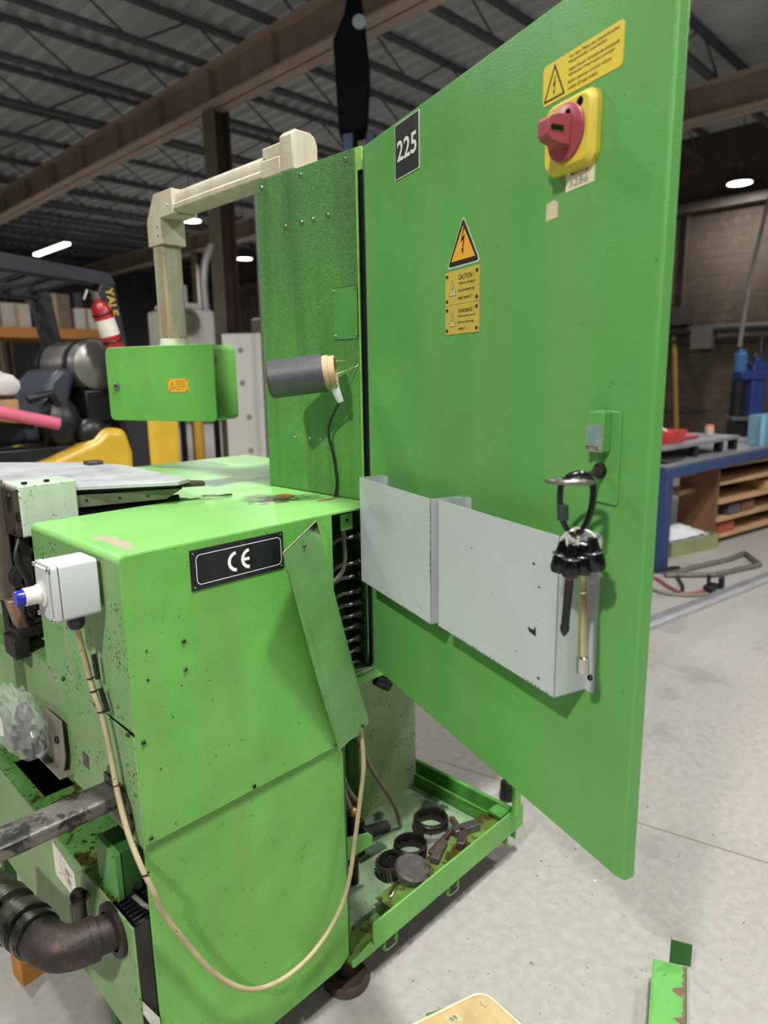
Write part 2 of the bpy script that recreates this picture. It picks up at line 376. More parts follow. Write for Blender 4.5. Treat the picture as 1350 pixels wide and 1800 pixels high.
# ------------------------------------------------------------------ machine frames
FF = Fr((0, 1.056, 0), (1, 0, 0), (0, 0, 1), (0, -1, 0))          # front of the housing
LF = Fr((.456, 0, 0), (0, -1, 0), (0, 0, 1), (-1, 0, 0))          # left side of the housing, u = -Y
CF = Fr((1.061, 0, 0), (0, -1, 0), (0, 0, 1), (-1, 0, 0))         # cabinet side, u = -Y
TF = Fr((0, 0, 1.2377), (1, 0, 0), (0, 1, 0), (0, 0, 1))          # top
DO = V3((1.0611, 1.0868, 0)); DU = V3((-.3342, -.9425, 0)).normalized(); DN = V3((-.9425, .3342, 0)).normalized()
DF = Fr(DO, DU, (0, 0, 1), DN)                                     # outside of the open door

# ------------------------------------------------------------------ machine housing
mac = thing('machine_housing', (.7, 1.3, 0), 'green machine housing with black CE plate and a low tray base', 'machine')
# bent shell: left side and top in one sheet
prof = [(.456, 1.2257)]+[(.468-.012*math.cos(a), 1.2257+.012*math.sin(a)) for a in (math.pi/10*k for k in range(1, 6))]+[(1.058, 1.2377)]
inn = [(1.058, 1.2337), (.468, 1.2337), (.460, 1.2257)]
b = MB(); fy = Fr((0, 1.0565, 0), (1, 0, 0), (0, 0, 1), (0, -1, 0))
b.prism(prof+inn, Fr((0, 1.452, 0), (1, 0, 0), (0, 0, 1), (0, -1, 0)), 0, .3955)
TOPM = mat('green_top_cover_paint', '7ab561', .38, 0, .08, 6, .15, 380, specks=('4a4a22', 120, .72, 1), streak=('84b06a', 14, .35))
o = b.build('top_cover', TOPM, mac)
rustpatch(TOPM, [((.95-.7, 1.285-1.3), .075, .055, '4a3b2e'), ((.985-.7, 1.31-1.3), .04, .03, '96623f'), ((1.03-.7, 1.185-1.3), .055, .012, '7a5a34'), ((.50-.7, 1.16-1.3), .02, .09, 'a9a08a')])
tag(o, 'light green top cover with a brown worn patch')
b = MB(); b.box(.456, .4595, 1.0562, 1.452, .925, 1.2256); tag(b.build('left_panel', mat('green_left_panel_paint', '6c9c58', .45, 0, .14, 6, .15, 300, specks=('20240f', 130, .60, 1), streak=('8f9c78', 16, .95)), mac), 'grimy streaked left side panel')
b = MB(); b.prism([(.457, .706), (.9165, .706), (.9165, 1.2365), (.468, 1.2365), (.459, 1.233), (.4565, 1.2255)], FF, -.004, 0); o = b.build('front_panel', GREEN, mac, bevel=.0012)
b = MB(); b.prism([(.456, .118), (.905, .118), (.9335, .135), (.9335, .672), (.929, .690), (.915, .7035), (.456, .7035)], FF, -.011, -.007); b.build('lower_panel', GREEN, mac, bevel=.001)
# side skirt under the housing, left
b = MB(); b.prism([(-1.60, .70), (-1.057, .70), (-1.057, .916), (-1.557, .938), (-1.60, .94)], LF, -.002, .002)
b.prism([(-1.60, .7), (-1.6, .94), (-1.45, .934), (-1.45, .7)], LF, -.10, -.002)
b.build('side_skirt', GDULL, mac, bevel=.0008)
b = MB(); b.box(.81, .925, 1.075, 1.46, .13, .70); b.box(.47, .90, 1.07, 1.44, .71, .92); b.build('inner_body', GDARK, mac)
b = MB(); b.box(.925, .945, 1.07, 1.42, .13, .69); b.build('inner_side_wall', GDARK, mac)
b = MB(); b.fbox(FF, .934, .99, .700, .712, -.05, -.004); b.fbox(FF, .99, 1.30, .80, .822, -.08, -.04); b.build('ledge', GREEN, mac, bevel=.001)
b = MB(); b.box(1.0, 1.30, 1.10, 1.45, .822, .832); b.build('ledge', GDULL, mac)
# far deck behind the cabinet
FDM = mat('green_deck_paint', '7cb066', .4, 0, .12, 4, .1, 200, blotch=('46604a', 2.6, .58))
b = MB(); b.box(.80, 1.45, 1.47, 2.15, .15, 1.236); b.build('rear_deck', FDM, mac, bevel=.006)
# skid with tray
b = MB()
b.box(1.00, 1.665, 1.043, 1.049, .113, .190); b.box(.93, 1.0, 1.043, 1.049, .113, .132)
b.add([(.93, 1.043, .132), (1.0, 1.043, .132), (.988, 1.043, .15), (.93, 1.043, .135)], [(0, 1, 2, 3)])
b.box(.93, 1.665, 1.049, 1.09, .113, .117)
o = b.build('skid_lip', GREEN, mac, bevel=.001)
b = MB(); b.box(.93, 1.56, 1.049, 1.45, .112, .124); b.box(1.08, 1.60, 1.049, 1.118, .168, .173); b.build('tray_gutter', mat('olive_oily_paint', '56712f', .4, 0, .3, 10, .2, 200, blotch=('3d3514', 14, .48), specks=('15170c', 90, .66)), mac)
b = MB(); b.box(.95, 1.55, 1.118, 1.43, .124, .145); b.build('tray_plate', GTRAY, mac, bevel=.002)
b = MB(); b.box(1.60, 1.615, 1.052, 1.46, .115, .2); b.box(1.555, 1.562, 1.10, 1.46, .14, .185); b.box(1.562, 1.60, 1.052, 1.46, .118, .124); b.box(1.555, 1.60, 1.052, 1.10, .185, .195); b.build('side_rail', GDIRT, mac, bevel=.002)
b = MB(); b.box(1.585, 1.617, 1.022, 1.03, .19, .80); b.box(1.609, 1.617, 1.03, 1.05, .19, .80); b.build('corner_post', GREEN, mac, bevel=.001)
b = MB(); b.box(1.30, 1.562, 1.405, 1.46, .12, .82); b.build('rear_stand', GDULL, mac, bevel=.003)
b = MB(); b.prism([(.94, .305), (1.104, .298), (1.106, .325), (1.09, .342), (.94, .395)], Fr((0, 1.15, 0), (1, 0, 0), (0, 0, 1), (0, -1, 0)), -.004, 0); b.box(1.0, 1.09, 1.154, 1.2, .30, .304); b.build('shelf_bracket', GREEN, mac, bevel=.002)
for x in (1.06, 1.315, 1.60):
    b = MB(); F = Fr((x, 1.06, .115), (1, 0, 0), (0, 0, 1), (0, -1, 0))
    b.stroke([(-.022, .0), (-.022, -.024), (-.014, -.030), (.018, -.030), (.022, -.022), (.022, 0)], F, .018, .004, 0, False)
    b.fbox(F, -.022, .022, -.03, 0, -.03, -.028)
    for u in (-.022, .022): b.fbox(F, u-.001, u+.001, -.028, 0, -.03, .018)
    b.build('fork_pocket', GREEN, mac)
for x, y in ((.968, 1.115), (1.56, 1.40), (.60, 1.40)):
    b = MB(); b.lathe([(0, .022), (.018, .022), (.018, .115)], (x, y, 0), (0, 0, 1), 14, 1); b.lathe([(.0, .018), (.046, .014), (.048, .022), (.054, .020), (.058, .010), (.057, 0)], (x, y, 0), (0, 0, 1), 26, 0)
    b.build('levelling_foot', [mat('foot_rim', '4a3a30', .7, 0, .3, 40, .3, 100, blotch=('4f8a3a', 30, .64)), IRON], mac)
# CE plate
b = MB(); b.prism([(.583, 1.1485), (.7865, 1.1485), (.7865, 1.2225), (.583, 1.2225)], FF, 0, .0016, 0)
b.stroke(rrect(.5945, 1.158, .7805, 1.2125, .009), FF, .0019, .0013, 1)
def arcp(cu, cv, r, a0, a1, n=14): return [(cu+r*math.cos(math.radians(a0+(a1-a0)*i/n)), cv+r*math.sin(math.radians(a0+(a1-a0)*i/n))) for i in range(n+1)]
c1 = (.6785, 1.185); c2 = (.7075, 1.185)
for c in (c1, c2): b.stroke(arcp(c[0], c[1], .0165, 95, 265), FF, .002, .0065, 1, False)
b.stroke([(c2[0]-.016, 1.185), (c2[0]-.001, 1.185)], FF, .0021, .0062, 1, False)
for u in (.589, .7805):
    for v in (1.1545, 1.2165): b.screw(FF, u, v, .0022, .0016, 2)
o = b.build('ce_plate', [PLATE, WHITE, CHROME], mac); tag(o, 'black nameplate with white CE mark')
for u, v in ((.56, 1.062), (.559, 1.009), (.470, .903), (.467, .718), (.688, .714), (.906, .712), (.49, 1.066), (.488, 1.013)):
    r = .0042 if v < .91 or u > .5 else .0022
    MB().screw(FF, u, v, r, 0).build('bolt', DIRTY, mac)
for u, v in ((-1.205, .93), (-1.36, .931), (-1.075, .918)): MB().screw(LF, u, v, .005, .002).build('bolt', DIRTY, mac)
b = MB(); b.fbox(LF, -1.30, -1.275, .765, .795, .002, .0032); b.build('rating_plate', DIRTY, mac)
b = MB(); b.prism([(-1.195, .735), (-1.10, .705), (-1.085, .735), (-1.095, .775), (-1.12, .80), (-1.19, .80)], LF, .003, .008)
for u, v in ((-1.165, .765), (-1.135, .755)): b.cyl(LF.p(u, v, .008), LF.p(u, v, .009), .008, seg=12, mi=1)
b.build('bar_bracket', [DIRTY, DARK], mac, bevel=.001)
b = MB(); b.cyl(LF.p(-1.165, .80, .001), LF.p(-1.165, .80, .004), .02, seg=18); b.build('hole_cap', GDARK, mac)
b = MB(); b.prism([(-1.47, .70), (-1.395, .70), (-1.365, .76), (-1.365, .84), (-1.47, .84)], LF, .012, .016); b.fbox(LF, -1.62, -1.365, .715, .719, .0, .03)
b.screw(LF, -1.392, .79, .008, .016, 1); b.build('side_bracket', [mat('grey_bracket', '8a8676', .5, .3, .2, 14, .2, 150), BLACK], mac, bevel=.001)
# long slanted-profile steel bar sticking out to the left
b = MB(); F = Fr((.445, 1.165, .768), (-1, 0, 0), (0, 0, 1), (0, 1, 0))
cs = [(-.034, -.010), (-.032, -.017), (.026, -.017), (.034, -.010), (.034, .004), (.026, .011), (-.024, .013), (-.034, .006)]
b.prism([(y, z) for y, z in cs], Fr((.47, 1.165, .768), (0, 1, 0), (0, 0, 1), (-1, 0, 0)), 0, .55)
b.build('support_bar', mat('oily_bar', '5d5852', .42, .25, .35, 26, .6, 60, blotch=('1f1c19', 17, .5)), mac, bevel=.003)

# loose bent cover hanging in front of the opening
A = V3((.7395, .993, 1.199)); B = V3((.857, 1.036, 1.234)); Cc = V3((.913, 1.0535, .697)); Dd = V3((.994, 1.040, .736))
b = MB(); nn = (B-A).cross(Cc-A).normalized(); nn = nn if nn.y < 0 else -nn; th = -nn*.0016
g = 8
for off, mi in ((V3(), 0), (th, 0)):
    vs = [A.lerp(B, j/2).lerp(Cc.lerp(Dd, j/2), i/g)+off+nn*(-.004*math.sin(math.pi*i/g)) for i in range(g+1) for j in range(3)]
    b.add(vs, [(i*3+j, i*3+j+1, i*3+j+4, i*3+j+3) for i in range(g) for j in range(2)], 0)
fl = V3((.011, .010, .0))
vs = []
for i in range(g+1):
    p = B.lerp(Dd, i/g)+nn*(-.004*math.sin(math.pi*i/g)); vs += [p, p+fl]
b.add(vs, [(2*i, 2*i+1, 2*i+3, 2*i+2) for i in range(g)], 0)
for p, q in ((A, B), (Cc, Dd), (A, Cc)): b.tube([p, q], .0011, 6, 1 if p is A and q is B else 0)
b.add([B, B+V3((.002, .004, .016)), B+V3((.010, .012, .003))], [(0, 1, 2)], 1)
F = Fr(A, (B-A), nn.cross(B-A), nn)
cv = thing('cover_plate', (.914, 1.06, .70), 'bent green sheet-metal cover hanging loose and tilted in front of the wiring', 'cover')
b.build('sheet', [mat('green_cover_paint', '699b58', .5, 0, .16, 8, .15, 300, specks=('20240f', 150, .69, 1)), mat('bare_edge', 'a9a58c', .5, .3)], cv)
for p in (A.lerp(B, .55).lerp(Cc, .045), A.lerp(B, .0).lerp(Cc, .93).lerp(Dd, .8)):
    MB().screw(Fr(p, (B-A), nn.cross(B-A), nn), 0, 0, .004, .001).build('bolt', DIRTY, cv)

# ------------------------------------------------------------------ electrical cabinet
cab = thing('electrical_cabinet', (1.45, 1.28, .832), 'tall green electrical cabinet with its large door swung wide open', 'cabinet')
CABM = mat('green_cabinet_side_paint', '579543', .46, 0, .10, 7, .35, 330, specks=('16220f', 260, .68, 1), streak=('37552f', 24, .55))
def cabinet_top_tone(M):  # fine speckled tone, darker towards the top of the panel
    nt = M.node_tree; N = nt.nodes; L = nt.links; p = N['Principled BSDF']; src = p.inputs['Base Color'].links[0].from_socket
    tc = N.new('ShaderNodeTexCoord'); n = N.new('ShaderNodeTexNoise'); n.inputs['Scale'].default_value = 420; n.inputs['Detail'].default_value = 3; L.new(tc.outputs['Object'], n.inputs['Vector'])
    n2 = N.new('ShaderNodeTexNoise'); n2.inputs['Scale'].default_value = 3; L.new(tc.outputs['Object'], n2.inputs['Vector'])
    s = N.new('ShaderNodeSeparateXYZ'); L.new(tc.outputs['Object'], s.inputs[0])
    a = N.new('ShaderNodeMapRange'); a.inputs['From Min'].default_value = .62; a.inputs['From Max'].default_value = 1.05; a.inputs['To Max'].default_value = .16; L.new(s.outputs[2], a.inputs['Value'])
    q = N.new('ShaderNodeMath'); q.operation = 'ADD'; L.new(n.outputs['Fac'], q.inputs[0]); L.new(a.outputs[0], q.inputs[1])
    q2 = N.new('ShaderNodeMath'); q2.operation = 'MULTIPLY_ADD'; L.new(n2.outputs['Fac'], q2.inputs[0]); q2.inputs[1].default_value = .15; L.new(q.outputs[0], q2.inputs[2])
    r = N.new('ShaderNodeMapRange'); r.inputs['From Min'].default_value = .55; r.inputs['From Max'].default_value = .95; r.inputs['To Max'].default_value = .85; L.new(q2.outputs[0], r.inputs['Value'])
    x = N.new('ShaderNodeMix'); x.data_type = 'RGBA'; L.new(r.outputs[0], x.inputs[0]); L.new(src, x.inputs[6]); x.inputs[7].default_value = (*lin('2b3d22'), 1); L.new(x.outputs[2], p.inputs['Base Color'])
cabinet_top_tone(CABM)
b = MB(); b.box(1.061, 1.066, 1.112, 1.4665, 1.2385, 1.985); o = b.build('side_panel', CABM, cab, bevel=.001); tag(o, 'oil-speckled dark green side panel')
b = MB(); b.box(1.066, 1.85, 1.1, 1.4665, 1.979, 1.985); b.box(1.0665, 1.85, 1.46, 1.4665, .832, 1.979); b.box(1.845, 1.85, 1.1, 1.46, .832, 1.979); b.box(1.0665, 1.845, 1.1, 1.46, .832, .838)
b.box(1.062, 1.067, 1.112, 1.46, .832, 1.238)
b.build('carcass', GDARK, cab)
b = MB(); b.box(1.061, 1.067, 1.0945, 1.112, 1.94, 1.9845); b.box(1.061, 1.0625, 1.107, 1.112, 1.2385, 1.94); b.build('edge_strip', mat('yellow_green_paint', '7fae4c', .45, 0, .2, 40, .2, 200), cab)
b = MB(); b.box(1.07, 1.10, 1.10, 1.112, .838, 1.979); b.build('door_gasket', BLACK, cab)
for i, (y, z) in enumerate(((1.44, 1.967), (1.291, 1.967), (1.142, 1.968), (1.354, 1.866), (1.294, 1.866), (1.253, 1.866), (1.202, 1.867), (1.352, 1.369), (1.294, 1.37), (1.251, 1.37))):
    MB().screw(CF, -y, z, .0056 if i < 7 else .0046, 0).build('rivet', CHROME, cab)
b = MB(); b.fbox(CF, -1.193, -1.113, 1.598, 1.712, 0, .0004, 2); b.fbox(CF, -1.1915, -1.1145, 1.5995, 1.7105, .0004, .002)
for y in (1.187, 1.119):
    for z in (1.606, 1.704): b.screw(CF, -y, z, .0042, .0016, 1)
tag(b.build('access_plate', [mat('green_access_plate_paint', '4c9140', .46, 0, .1, 9, .3, 300, specks=('16220f', 260, .68, 1)), CHROME, DARK], cab), 'small screwed-on cover plate')
# cable glands on the left wall, cables bending down to the left
for k, z in enumerate((1.156, 1.094, 1.062, 1.024, .995, .966, .937, .905, .876, .846)):
    y = 1.122+.0008*k
    b = MB(); b.cyl((1.061, y, z), (1.045, y, z), .011, seg=6); b.cyl((1.046, y, z), (1.034, y, z), .009, .006, seg=12); b.cyl((1.034, y, z), (1.018, y-.002, z-.001), .0052, seg=10, mi=1)
    o = b.build('cable_gland', [DIRTY, STEEL], cab)
    c = MB().tube(spline([(1.02, y-.002, z-.001), (1.0, y, z+.001), (.975, y+.004, z-.008), (.955, y+.006, z-.03), (.945, y+.01, z-.07)], 5), .0042, 7).build('gland_cable', GCABLE, o)
b = MB(); b.tube(spline([(.975, 1.088, 1.215), (.978, 1.088, 1.16), (.979, 1.088, 1.12), (.97, 1.09, 1.09), (.945, 1.10, 1.07), (.925, 1.12, 1.068)], 6), .005, 8); b.build('gland_cable', GCABLE, cab)
b = MB(); b.box(.92, 1.055, 1.21, 1.22, .83, 1.23); b.tube(spline([(.93, 1.13, 1.2), (.96, 1.15, 1.12), (.94, 1.16, 1.05), (.96, 1.15, .98), (.93, 1.14, .93), (.95, 1.15, .85)], 5), .012, 7); b.tube(spline([(.95, 1.18, 1.23), (.99, 1.17, 1.1), (.95, 1.18, .98), (.98, 1.18, .84)], 5), .01, 7)
b.build('wiring_loom', DARK, cab)
b = MB(); b.box(.956, .99, 1.072, 1.075, 1.190, 1.226); b.screw(Fr((0, 1.072, 0), (1, 0, 0), (0, 0, 1), (0, -1, 0)), .974, 1.212, .004, 0, 1); b.build('wiring_bracket', [GREEN, BLACK], cab)

# ---- door
b = MB(); cs = [(0, 0), (.776, 0), (.7885, -.0025), (.7915, -.006), (.7915, -.022), (.780, -.026), (0, -.026)]
FZ = Fr(DO, DU, DN, (0, 0, 1))
b.prism([(u, v) for u, v in cs], FZ, .8375, 1.981)
door = b.build('door', GDOOR, cab, bevel=.0015); tag(door, 'large smooth green door')
for z in (1.80, 1.05):
    MB().cyl(DF.p(-.004, z-.03, -.012), DF.p(-.004, z+.03, -.012), .006, seg=10).build('hinge', GDARK, door)
def bolt_sign(b, fr, u, v, s, n, mi, k=.62):
    """lightning arrow inside a triangle of height s, base width k*s*2, centre u, base v"""
    P = lambda x, y: (u+x*s, v+y*s)
    b.flat([P(.02, .70), P(-.10, .36), P(.015, .42), P(-.03, .22), P(-.065, .225), P(-.02, .08), P(.045, .205), P(.01, .212), P(.085, .53), P(-.02, .47), P(.075, .71)], fr, n, mi)
def tri(u, v, s, w): return [(u-w*s, v), (u+w*s, v), (u, v+s)]
# yellow sign, top right
b = MB(); b.prism(rrect(.577, 1.8665, .7205, 1.9155, .006), DF, 0, .0008)
sc = DF
b.stroke(tri(.600, 1.8715, .0385, .5), DF, .001, .0026, 1); bolt_sign(b, DF, .600, 1.8725, .036, .0011, 1)
for i, (s, wd) in enumerate((('Vor dem Öffnen des Schaltschrankes', .086), ('Hauptschalter ausschalten', .066), ("Avant d'ouvrir l'armoire de commande", .087), ("débrancher l'interrupteur principal", .079), ('Before opening of switch cabinet', .075), ('switch off main switch', .052))):
    b.text(s, DF, .627, 1.9075-.0065*i-.0018*(i//2), .0046, wd, .0011, 1)
tag(b.build('warning_sign', [YELLOW, INK], door), 'wide yellow trilingual warning sign')
# 225 plate
b = MB(); b.prism([(.1455, 1.880), (.2380, 1.880), (.2380, 1.9745), (.1455, 1.9745)], DF, 0, .0018, 1, 0)
b.stroke([(.1460, 1.8805), (.2375, 1.8805), (.2375, 1.974), (.146, 1.974)], DF, .0019, .0012, 1)
b.text('225', DF, .154, 1.909, .036, .076, .0021, 1)
tag(b.build('number_plate', [PLATE, mat('aged_white', 'd8d6c4', .5, 0, .05, 30)], door), 'black plate reading 225')
# triangle sign
b = MB(); tw = .0505; u0 = .3825; v0 = 1.6935; h = .0785
def rtri(u, v, hw, hh, r=.08): 
    P = [V3((u-hw, v)), V3((u+hw, v)), V3((u, v+hh))]; out = []
    for i in range(3):
        a, c, d = P[i-1], P[i], P[(i+1) % 3]; out += [tuple(c.lerp(a, r)), tuple(c.lerp(c.lerp(a, r).lerp(c.lerp(d, r), .5), .55)), tuple(c.lerp(d, r))]
    return out
b.prism(rtri(u0, v0, tw, h), DF, 0, .0008, 0); b.flat(rtri(u0, v0+.0025, tw*.93, h*.925), DF, .001, 1); b.flat([(u0-tw*.72, v0+.0105), (u0+tw*.72, v0+.0105), (u0, v0+h*.80)], DF, .0012, 2)
bolt_sign(b, DF, u0, v0+.012, h*.88, .0014, 1)
tag(b.build('hazard_triangle', [mat('pale_edge', 'c9cdb8', .5), INK, ORANGE], door), 'orange triangle with lightning bolt')
def plate_sign(v0, v1, lines, name, lab):
    b = MB(); u0, u1 = .3275, .4315; H = v1-v0
    b.prism([(u0, v0), (u1, v0), (u1, v1), (u0, v1)], DF, 0, .0012)
    t = tri(.351, v0+H*.27, H*.46, .40); b.flat(t, DF, .0013, 2); b.stroke(t, DF, .0014, .0010, 1); bolt_sign(b, DF, .351, v0+H*.27, H*.46, .0015, 1)
    for i, (s, wd) in enumerate(lines):
        b.text(s, DF, .369, v0+H*(.74-.205*i)-(.0 if i else .002), H*(.15 if i == 0 else .105), wd, .0015, 1)
    for u in (u0+.0065, u1-.0065):
        for v in (v0+.0065, v1-.0075): b.cyl(DF.p(u, v, .001), DF.p(u, v, .0026), .0028, seg=10, mi=1)
    tag(b.build(name, [YDULL, INK, mat('pale_yellow', 'd2c58a', .5)], door), lab)
plate_sign(1.6345, 1.689, (('CAUTION !', .047), ('Yellow wiring is', .051), ('not isolated by', .049), ('main switch !', .042)), 'caution_plate', 'brass yellow plate reading CAUTION !')
plate_sign(1.586, 1.6338, (('WARNING !', .048), ('Disconnect power', .054), ('before working', .047), ('within !', .022)), 'warning_plate', 'brass yellow plate reading WARNING !')
# main switch
b = MB(); cu, cvv = .6435, 1.8145
b.taper(rrect(cu-.046, cvv-.043, cu+.046, cvv+.043, .016, 5), DF, 0, .008, 1.0, 0); b.taper(rrect(cu-.046, cvv-.043, cu+.046, cvv+.043, .016, 5), DF, .008, .016, .88, 0)
sw = b.build('main_switch', mat('yellow_switch_plastic', 'd3bd45', .4, 0, .1, 18, blotch=('b0963c', 30, .66)), door, bevel=.001); tag(sw, 'yellow and red rotary main switch')
b = MB(); O = DF.p(cu+.001, cvv, 0)
b.lathe([(.0335, .015), (.0335, .0195), (.031, .021), (0, .021)], O, DN, 28, 0)
b.cyl(DF.p(cu+.008, cvv+.020, .0205), DF.p(cu+.008, cvv+.020, .0217), .0055, seg=12, mi=1)
b.cyl(DF.p(cu+.024, cvv+.029, .0155), DF.p(cu+.024, cvv+.029, .0166), .006, seg=8, mi=1)
GF = Fr(DF.p(cu+.006, cvv-.001, 0), DN, (0, 0, 1), -DU)            # fin standing out from the door
b.prism([(.019, -.018), (.040, -.0165), (.053, -.013), (.057, -.008), (.057, .008), (.053, .013), (.040, .0165), (.019, .018)], GF, -.010, .010, 0)
b.prism([(.033, -.0032), (.053, -.0032), (.053, .0032), (.033, .0032)], GF, -.0106, .0106, 1)
tag(b.build('switch_handle', [RED, GLOSSB], door, bevel=.0015), 'faded red handle')
b = MB(); b.prism([(.629, 1.7495), (.681, 1.7515), (.681, 1.775), (.629, 1.775)], DF, 0, .0008); b.text('MACH #', DF, .638, 1.7665, .005, .032, .001, 1); b.text('3286', DF, .635, 1.7535, .0095, .036, .001, 2)
tag(b.build('machine_label', [mat('cream_label', 'd6d1b0', .5, 0, .05, 20), INK, mat('grey_ink', '8a8478', .6)], door), 'cream label under the switch')
b = MB(); b.prism([(.590, 1.7215), (.6145, 1.7225), (.6135, 1.742), (.605, 1.7455), (.5905, 1.7435)], DF, 0, .0006); tag(b.build('tape_scrap', mat('tape', 'c6b996', .7, 0, .12, 60), door), 'torn scrap of tape')
# lock case with maker plate, long swing lever recess
b = MB(); b.prism(rrect(.701, 1.352, .748, 1.4715, .004), DF, 0, .003); b.prism([(.7035, 1.4195), (.7335, 1.4195), (.7335, 1.470), (.7035, 1.470)], DF, .003, .017)
lk = b.build('door_lock', GDOOR, door, bevel=.002); tag(lk, 'green lock case with a maker plate')
b = MB(); b.prism([(.7040, 1.4200), (.7335, 1.4200), (.7335, 1.4545), (.7040, 1.4545)], DF, .017, .0178); b.flat([(.706, 1.4295), (.7305, 1.4295), (.7305, 1.4525), (.706, 1.4525)], DF, .018, 1); b.text('RITTAL', DF, .7055, 1.4215, .0055, .0235, .0181, 2)
tag(b.build('maker_plate', [mat('bare_alu', 'b3ab98', .4, .5, .1, 40), mat('worn_teal', '7f9a98', .5, .2, .2, 30), INK], door), 'aluminium plate reading RITTAL')
b = MB(); b.lathe([(.0105, .0), (.0105, .004), (.0075, .005), (.0075, .0), (0, .0)], DF.p(.7185, 1.3945, .003), DN, 18); b.build('keyhole', BLACK, door)
# document pockets
def pocket(u0, u1, v0, v1, d, flange, name, lab, cor):
    t = .0015; b = MB()
    b.prism([(u0, v0), (u1, v0), (u1, v1), (u0, v1)], DF, d-t, d)
    b.fbox(DF, u0, u0+t, v0, v1, 0, d); b.fbox(DF, u1-t, u1, v0, v1, 0, d); b.fbox(DF, u0, u1, v0, v0+t, 0, d)
    b.fbox(DF, u0-.0, u0+flange, v0, v1, 0, t)
    b.prism([(u1, v0), (u1+flange-.004, v0), (u1+flange, v0+.004), (u1+flange, v1), (u1, v1)], DF, 0, t)
    for v in (v0+.022, v1-.03): b.screw(DF, u1+flange*.55, v, .0045, t, 1)
    chips = [(.655, 1.165, .010), (.668, 1.232, .003), (.655, 1.262, .0035), (.50, 1.25, .002), (.62, 1.12, .002), (.56, 1.19, .0015), (.672, 1.10, .004)] if cor else [(.12, 1.25, .0025), (.20, 1.29, .002), (.16, 1.19, .002), (.33, 1.10, .002), (.13, 1.12, .002)]
    for u, v, r in chips: b.flat([(u-r*.9, v+r*.2), (u-r*.5, v-r*.4), (u+r, v-r*.7), (u+r*.9, v+r*.8), (u+r*.4, v+r*.1)], DF, d+.0004, 2)
    if not cor:
        for k in range(26): v = v1-.01-.0055*k; r = random.uniform(.0012, .0035); b.flat([(u1-.001-r, v), (u1-.001, v-r), (u1-.0005, v+r*1.6)], DF, d+.0004, 3)
    for k in range(30): u = u0+(u1-u0)*random.random(); r = random.uniform(.0006, .002); b.flat([(u-r, v0+.001), (u+r, v0+.001), (u, v0+.001+r*2)], DF, d+.0004, 3)
    tag(b.build(name, [GREY, DIRTY, INK, RUST], door), lab)
pocket(.068, .3715, 1.078, 1.3075, .057, .022, 'document_pocket', 'smaller grey pocket, left', 0)
pocket(.397, .7065, 1.084, 1.3105, .057, .017, 'document_pocket', 'larger grey pocket, right', 1)

# ------------------------------------------------------------------ swing arm with control box
pen = thing('control_pendant', (1.105, 1.35, 1.985), 'green control box hanging from a chipped cream swing arm on the cabinet', 'control box')
x0, x1 = 1.07, 1.145
b = MB(); F = Fr((x0, 1.33, 1.99), (1, 0, 0), (0, 0, 1), (0, -1, 0))
b.prism([(0, 0), (.077, 0), (.077, .062), (.070, .080), (.055, .088), (.012, .088), (0, .078)], F, -.048, 0); b.cyl((1.108, 1.354, 1.984), (1.108, 1.354, 1.992), .026, seg=20)
b.build('arm_base', CREAM, pen, bevel=.003)
b = MB(); b.box(x0-.002, x1+.002, 1.376, 1.452, 1.988, 2.030); b.box(x0+.004, x1-.004, 1.376, 1.452, 2.03, 2.060); b.build('arm_sleeve', CREAM, pen, bevel=.004)
prof = [(0, .006), (.008, 0), (.067, 0), (.075, .006), (.075, .018), (.068, .022), (.068, .042), (.060, .054), (.012, .054), (.006, .042), (.006, .022), (0, .018)]
b = MB(); b.prism(prof, Fr((x0, 1.452, 1.990), (1, 0, 0), (0, 0, 1), (0, 1, 0)), 0, .44); b.build('horizontal_arm', CREAM, pen, bevel=.0015)
b = MB(); F = Fr((x0, 0, 0), (0, 1, 0), (0, 0, 1), (-1, 0, 0))
b.prism([(1.88, 1.984), (1.955, 1.984), (1.955, 1.912), (2.035, 1.912), (2.035, 1.985), (1.985, 2.052), (1.88, 2.052)], F, -.077, .003)
b.cyl((x0-.003, 1.905, 2.01), (x0-.006, 1.905, 2.01), .004, seg=8)
for z in (1.96, 1.935): b.cyl((x0-.002, 1.975, z), (x0-.0036, 1.975, z), .004, seg=8, mi=1)
b.build('arm_elbow', [CREAM, DARK], pen, bevel=.004)
b = MB(); b.prism(rrect(-.033, -.033, .033, .033, .012, 3), Fr((1.106, 1.997, 1.64), (1, 0, 0), (0, 1, 0), (0, 0, 1)), 0, .272)
b.build('drop_tube', mat('rust_streaked_cream', 'a9a892', .5, 0, .12, 12, .25, 200, streak=('8c6a38', 26, .9), specks=('4d3a20', 90, .66, 1)), pen, bevel=.001)
b = MB(); b.cyl((1.106, 1.997, 1.614), (1.106, 1.997, 1.64), .046, .041, seg=20); b.build('mount_collar', mat('cream_collar', 'c6c4ae', .5, 0, .1, 20), pen, bevel=.002)
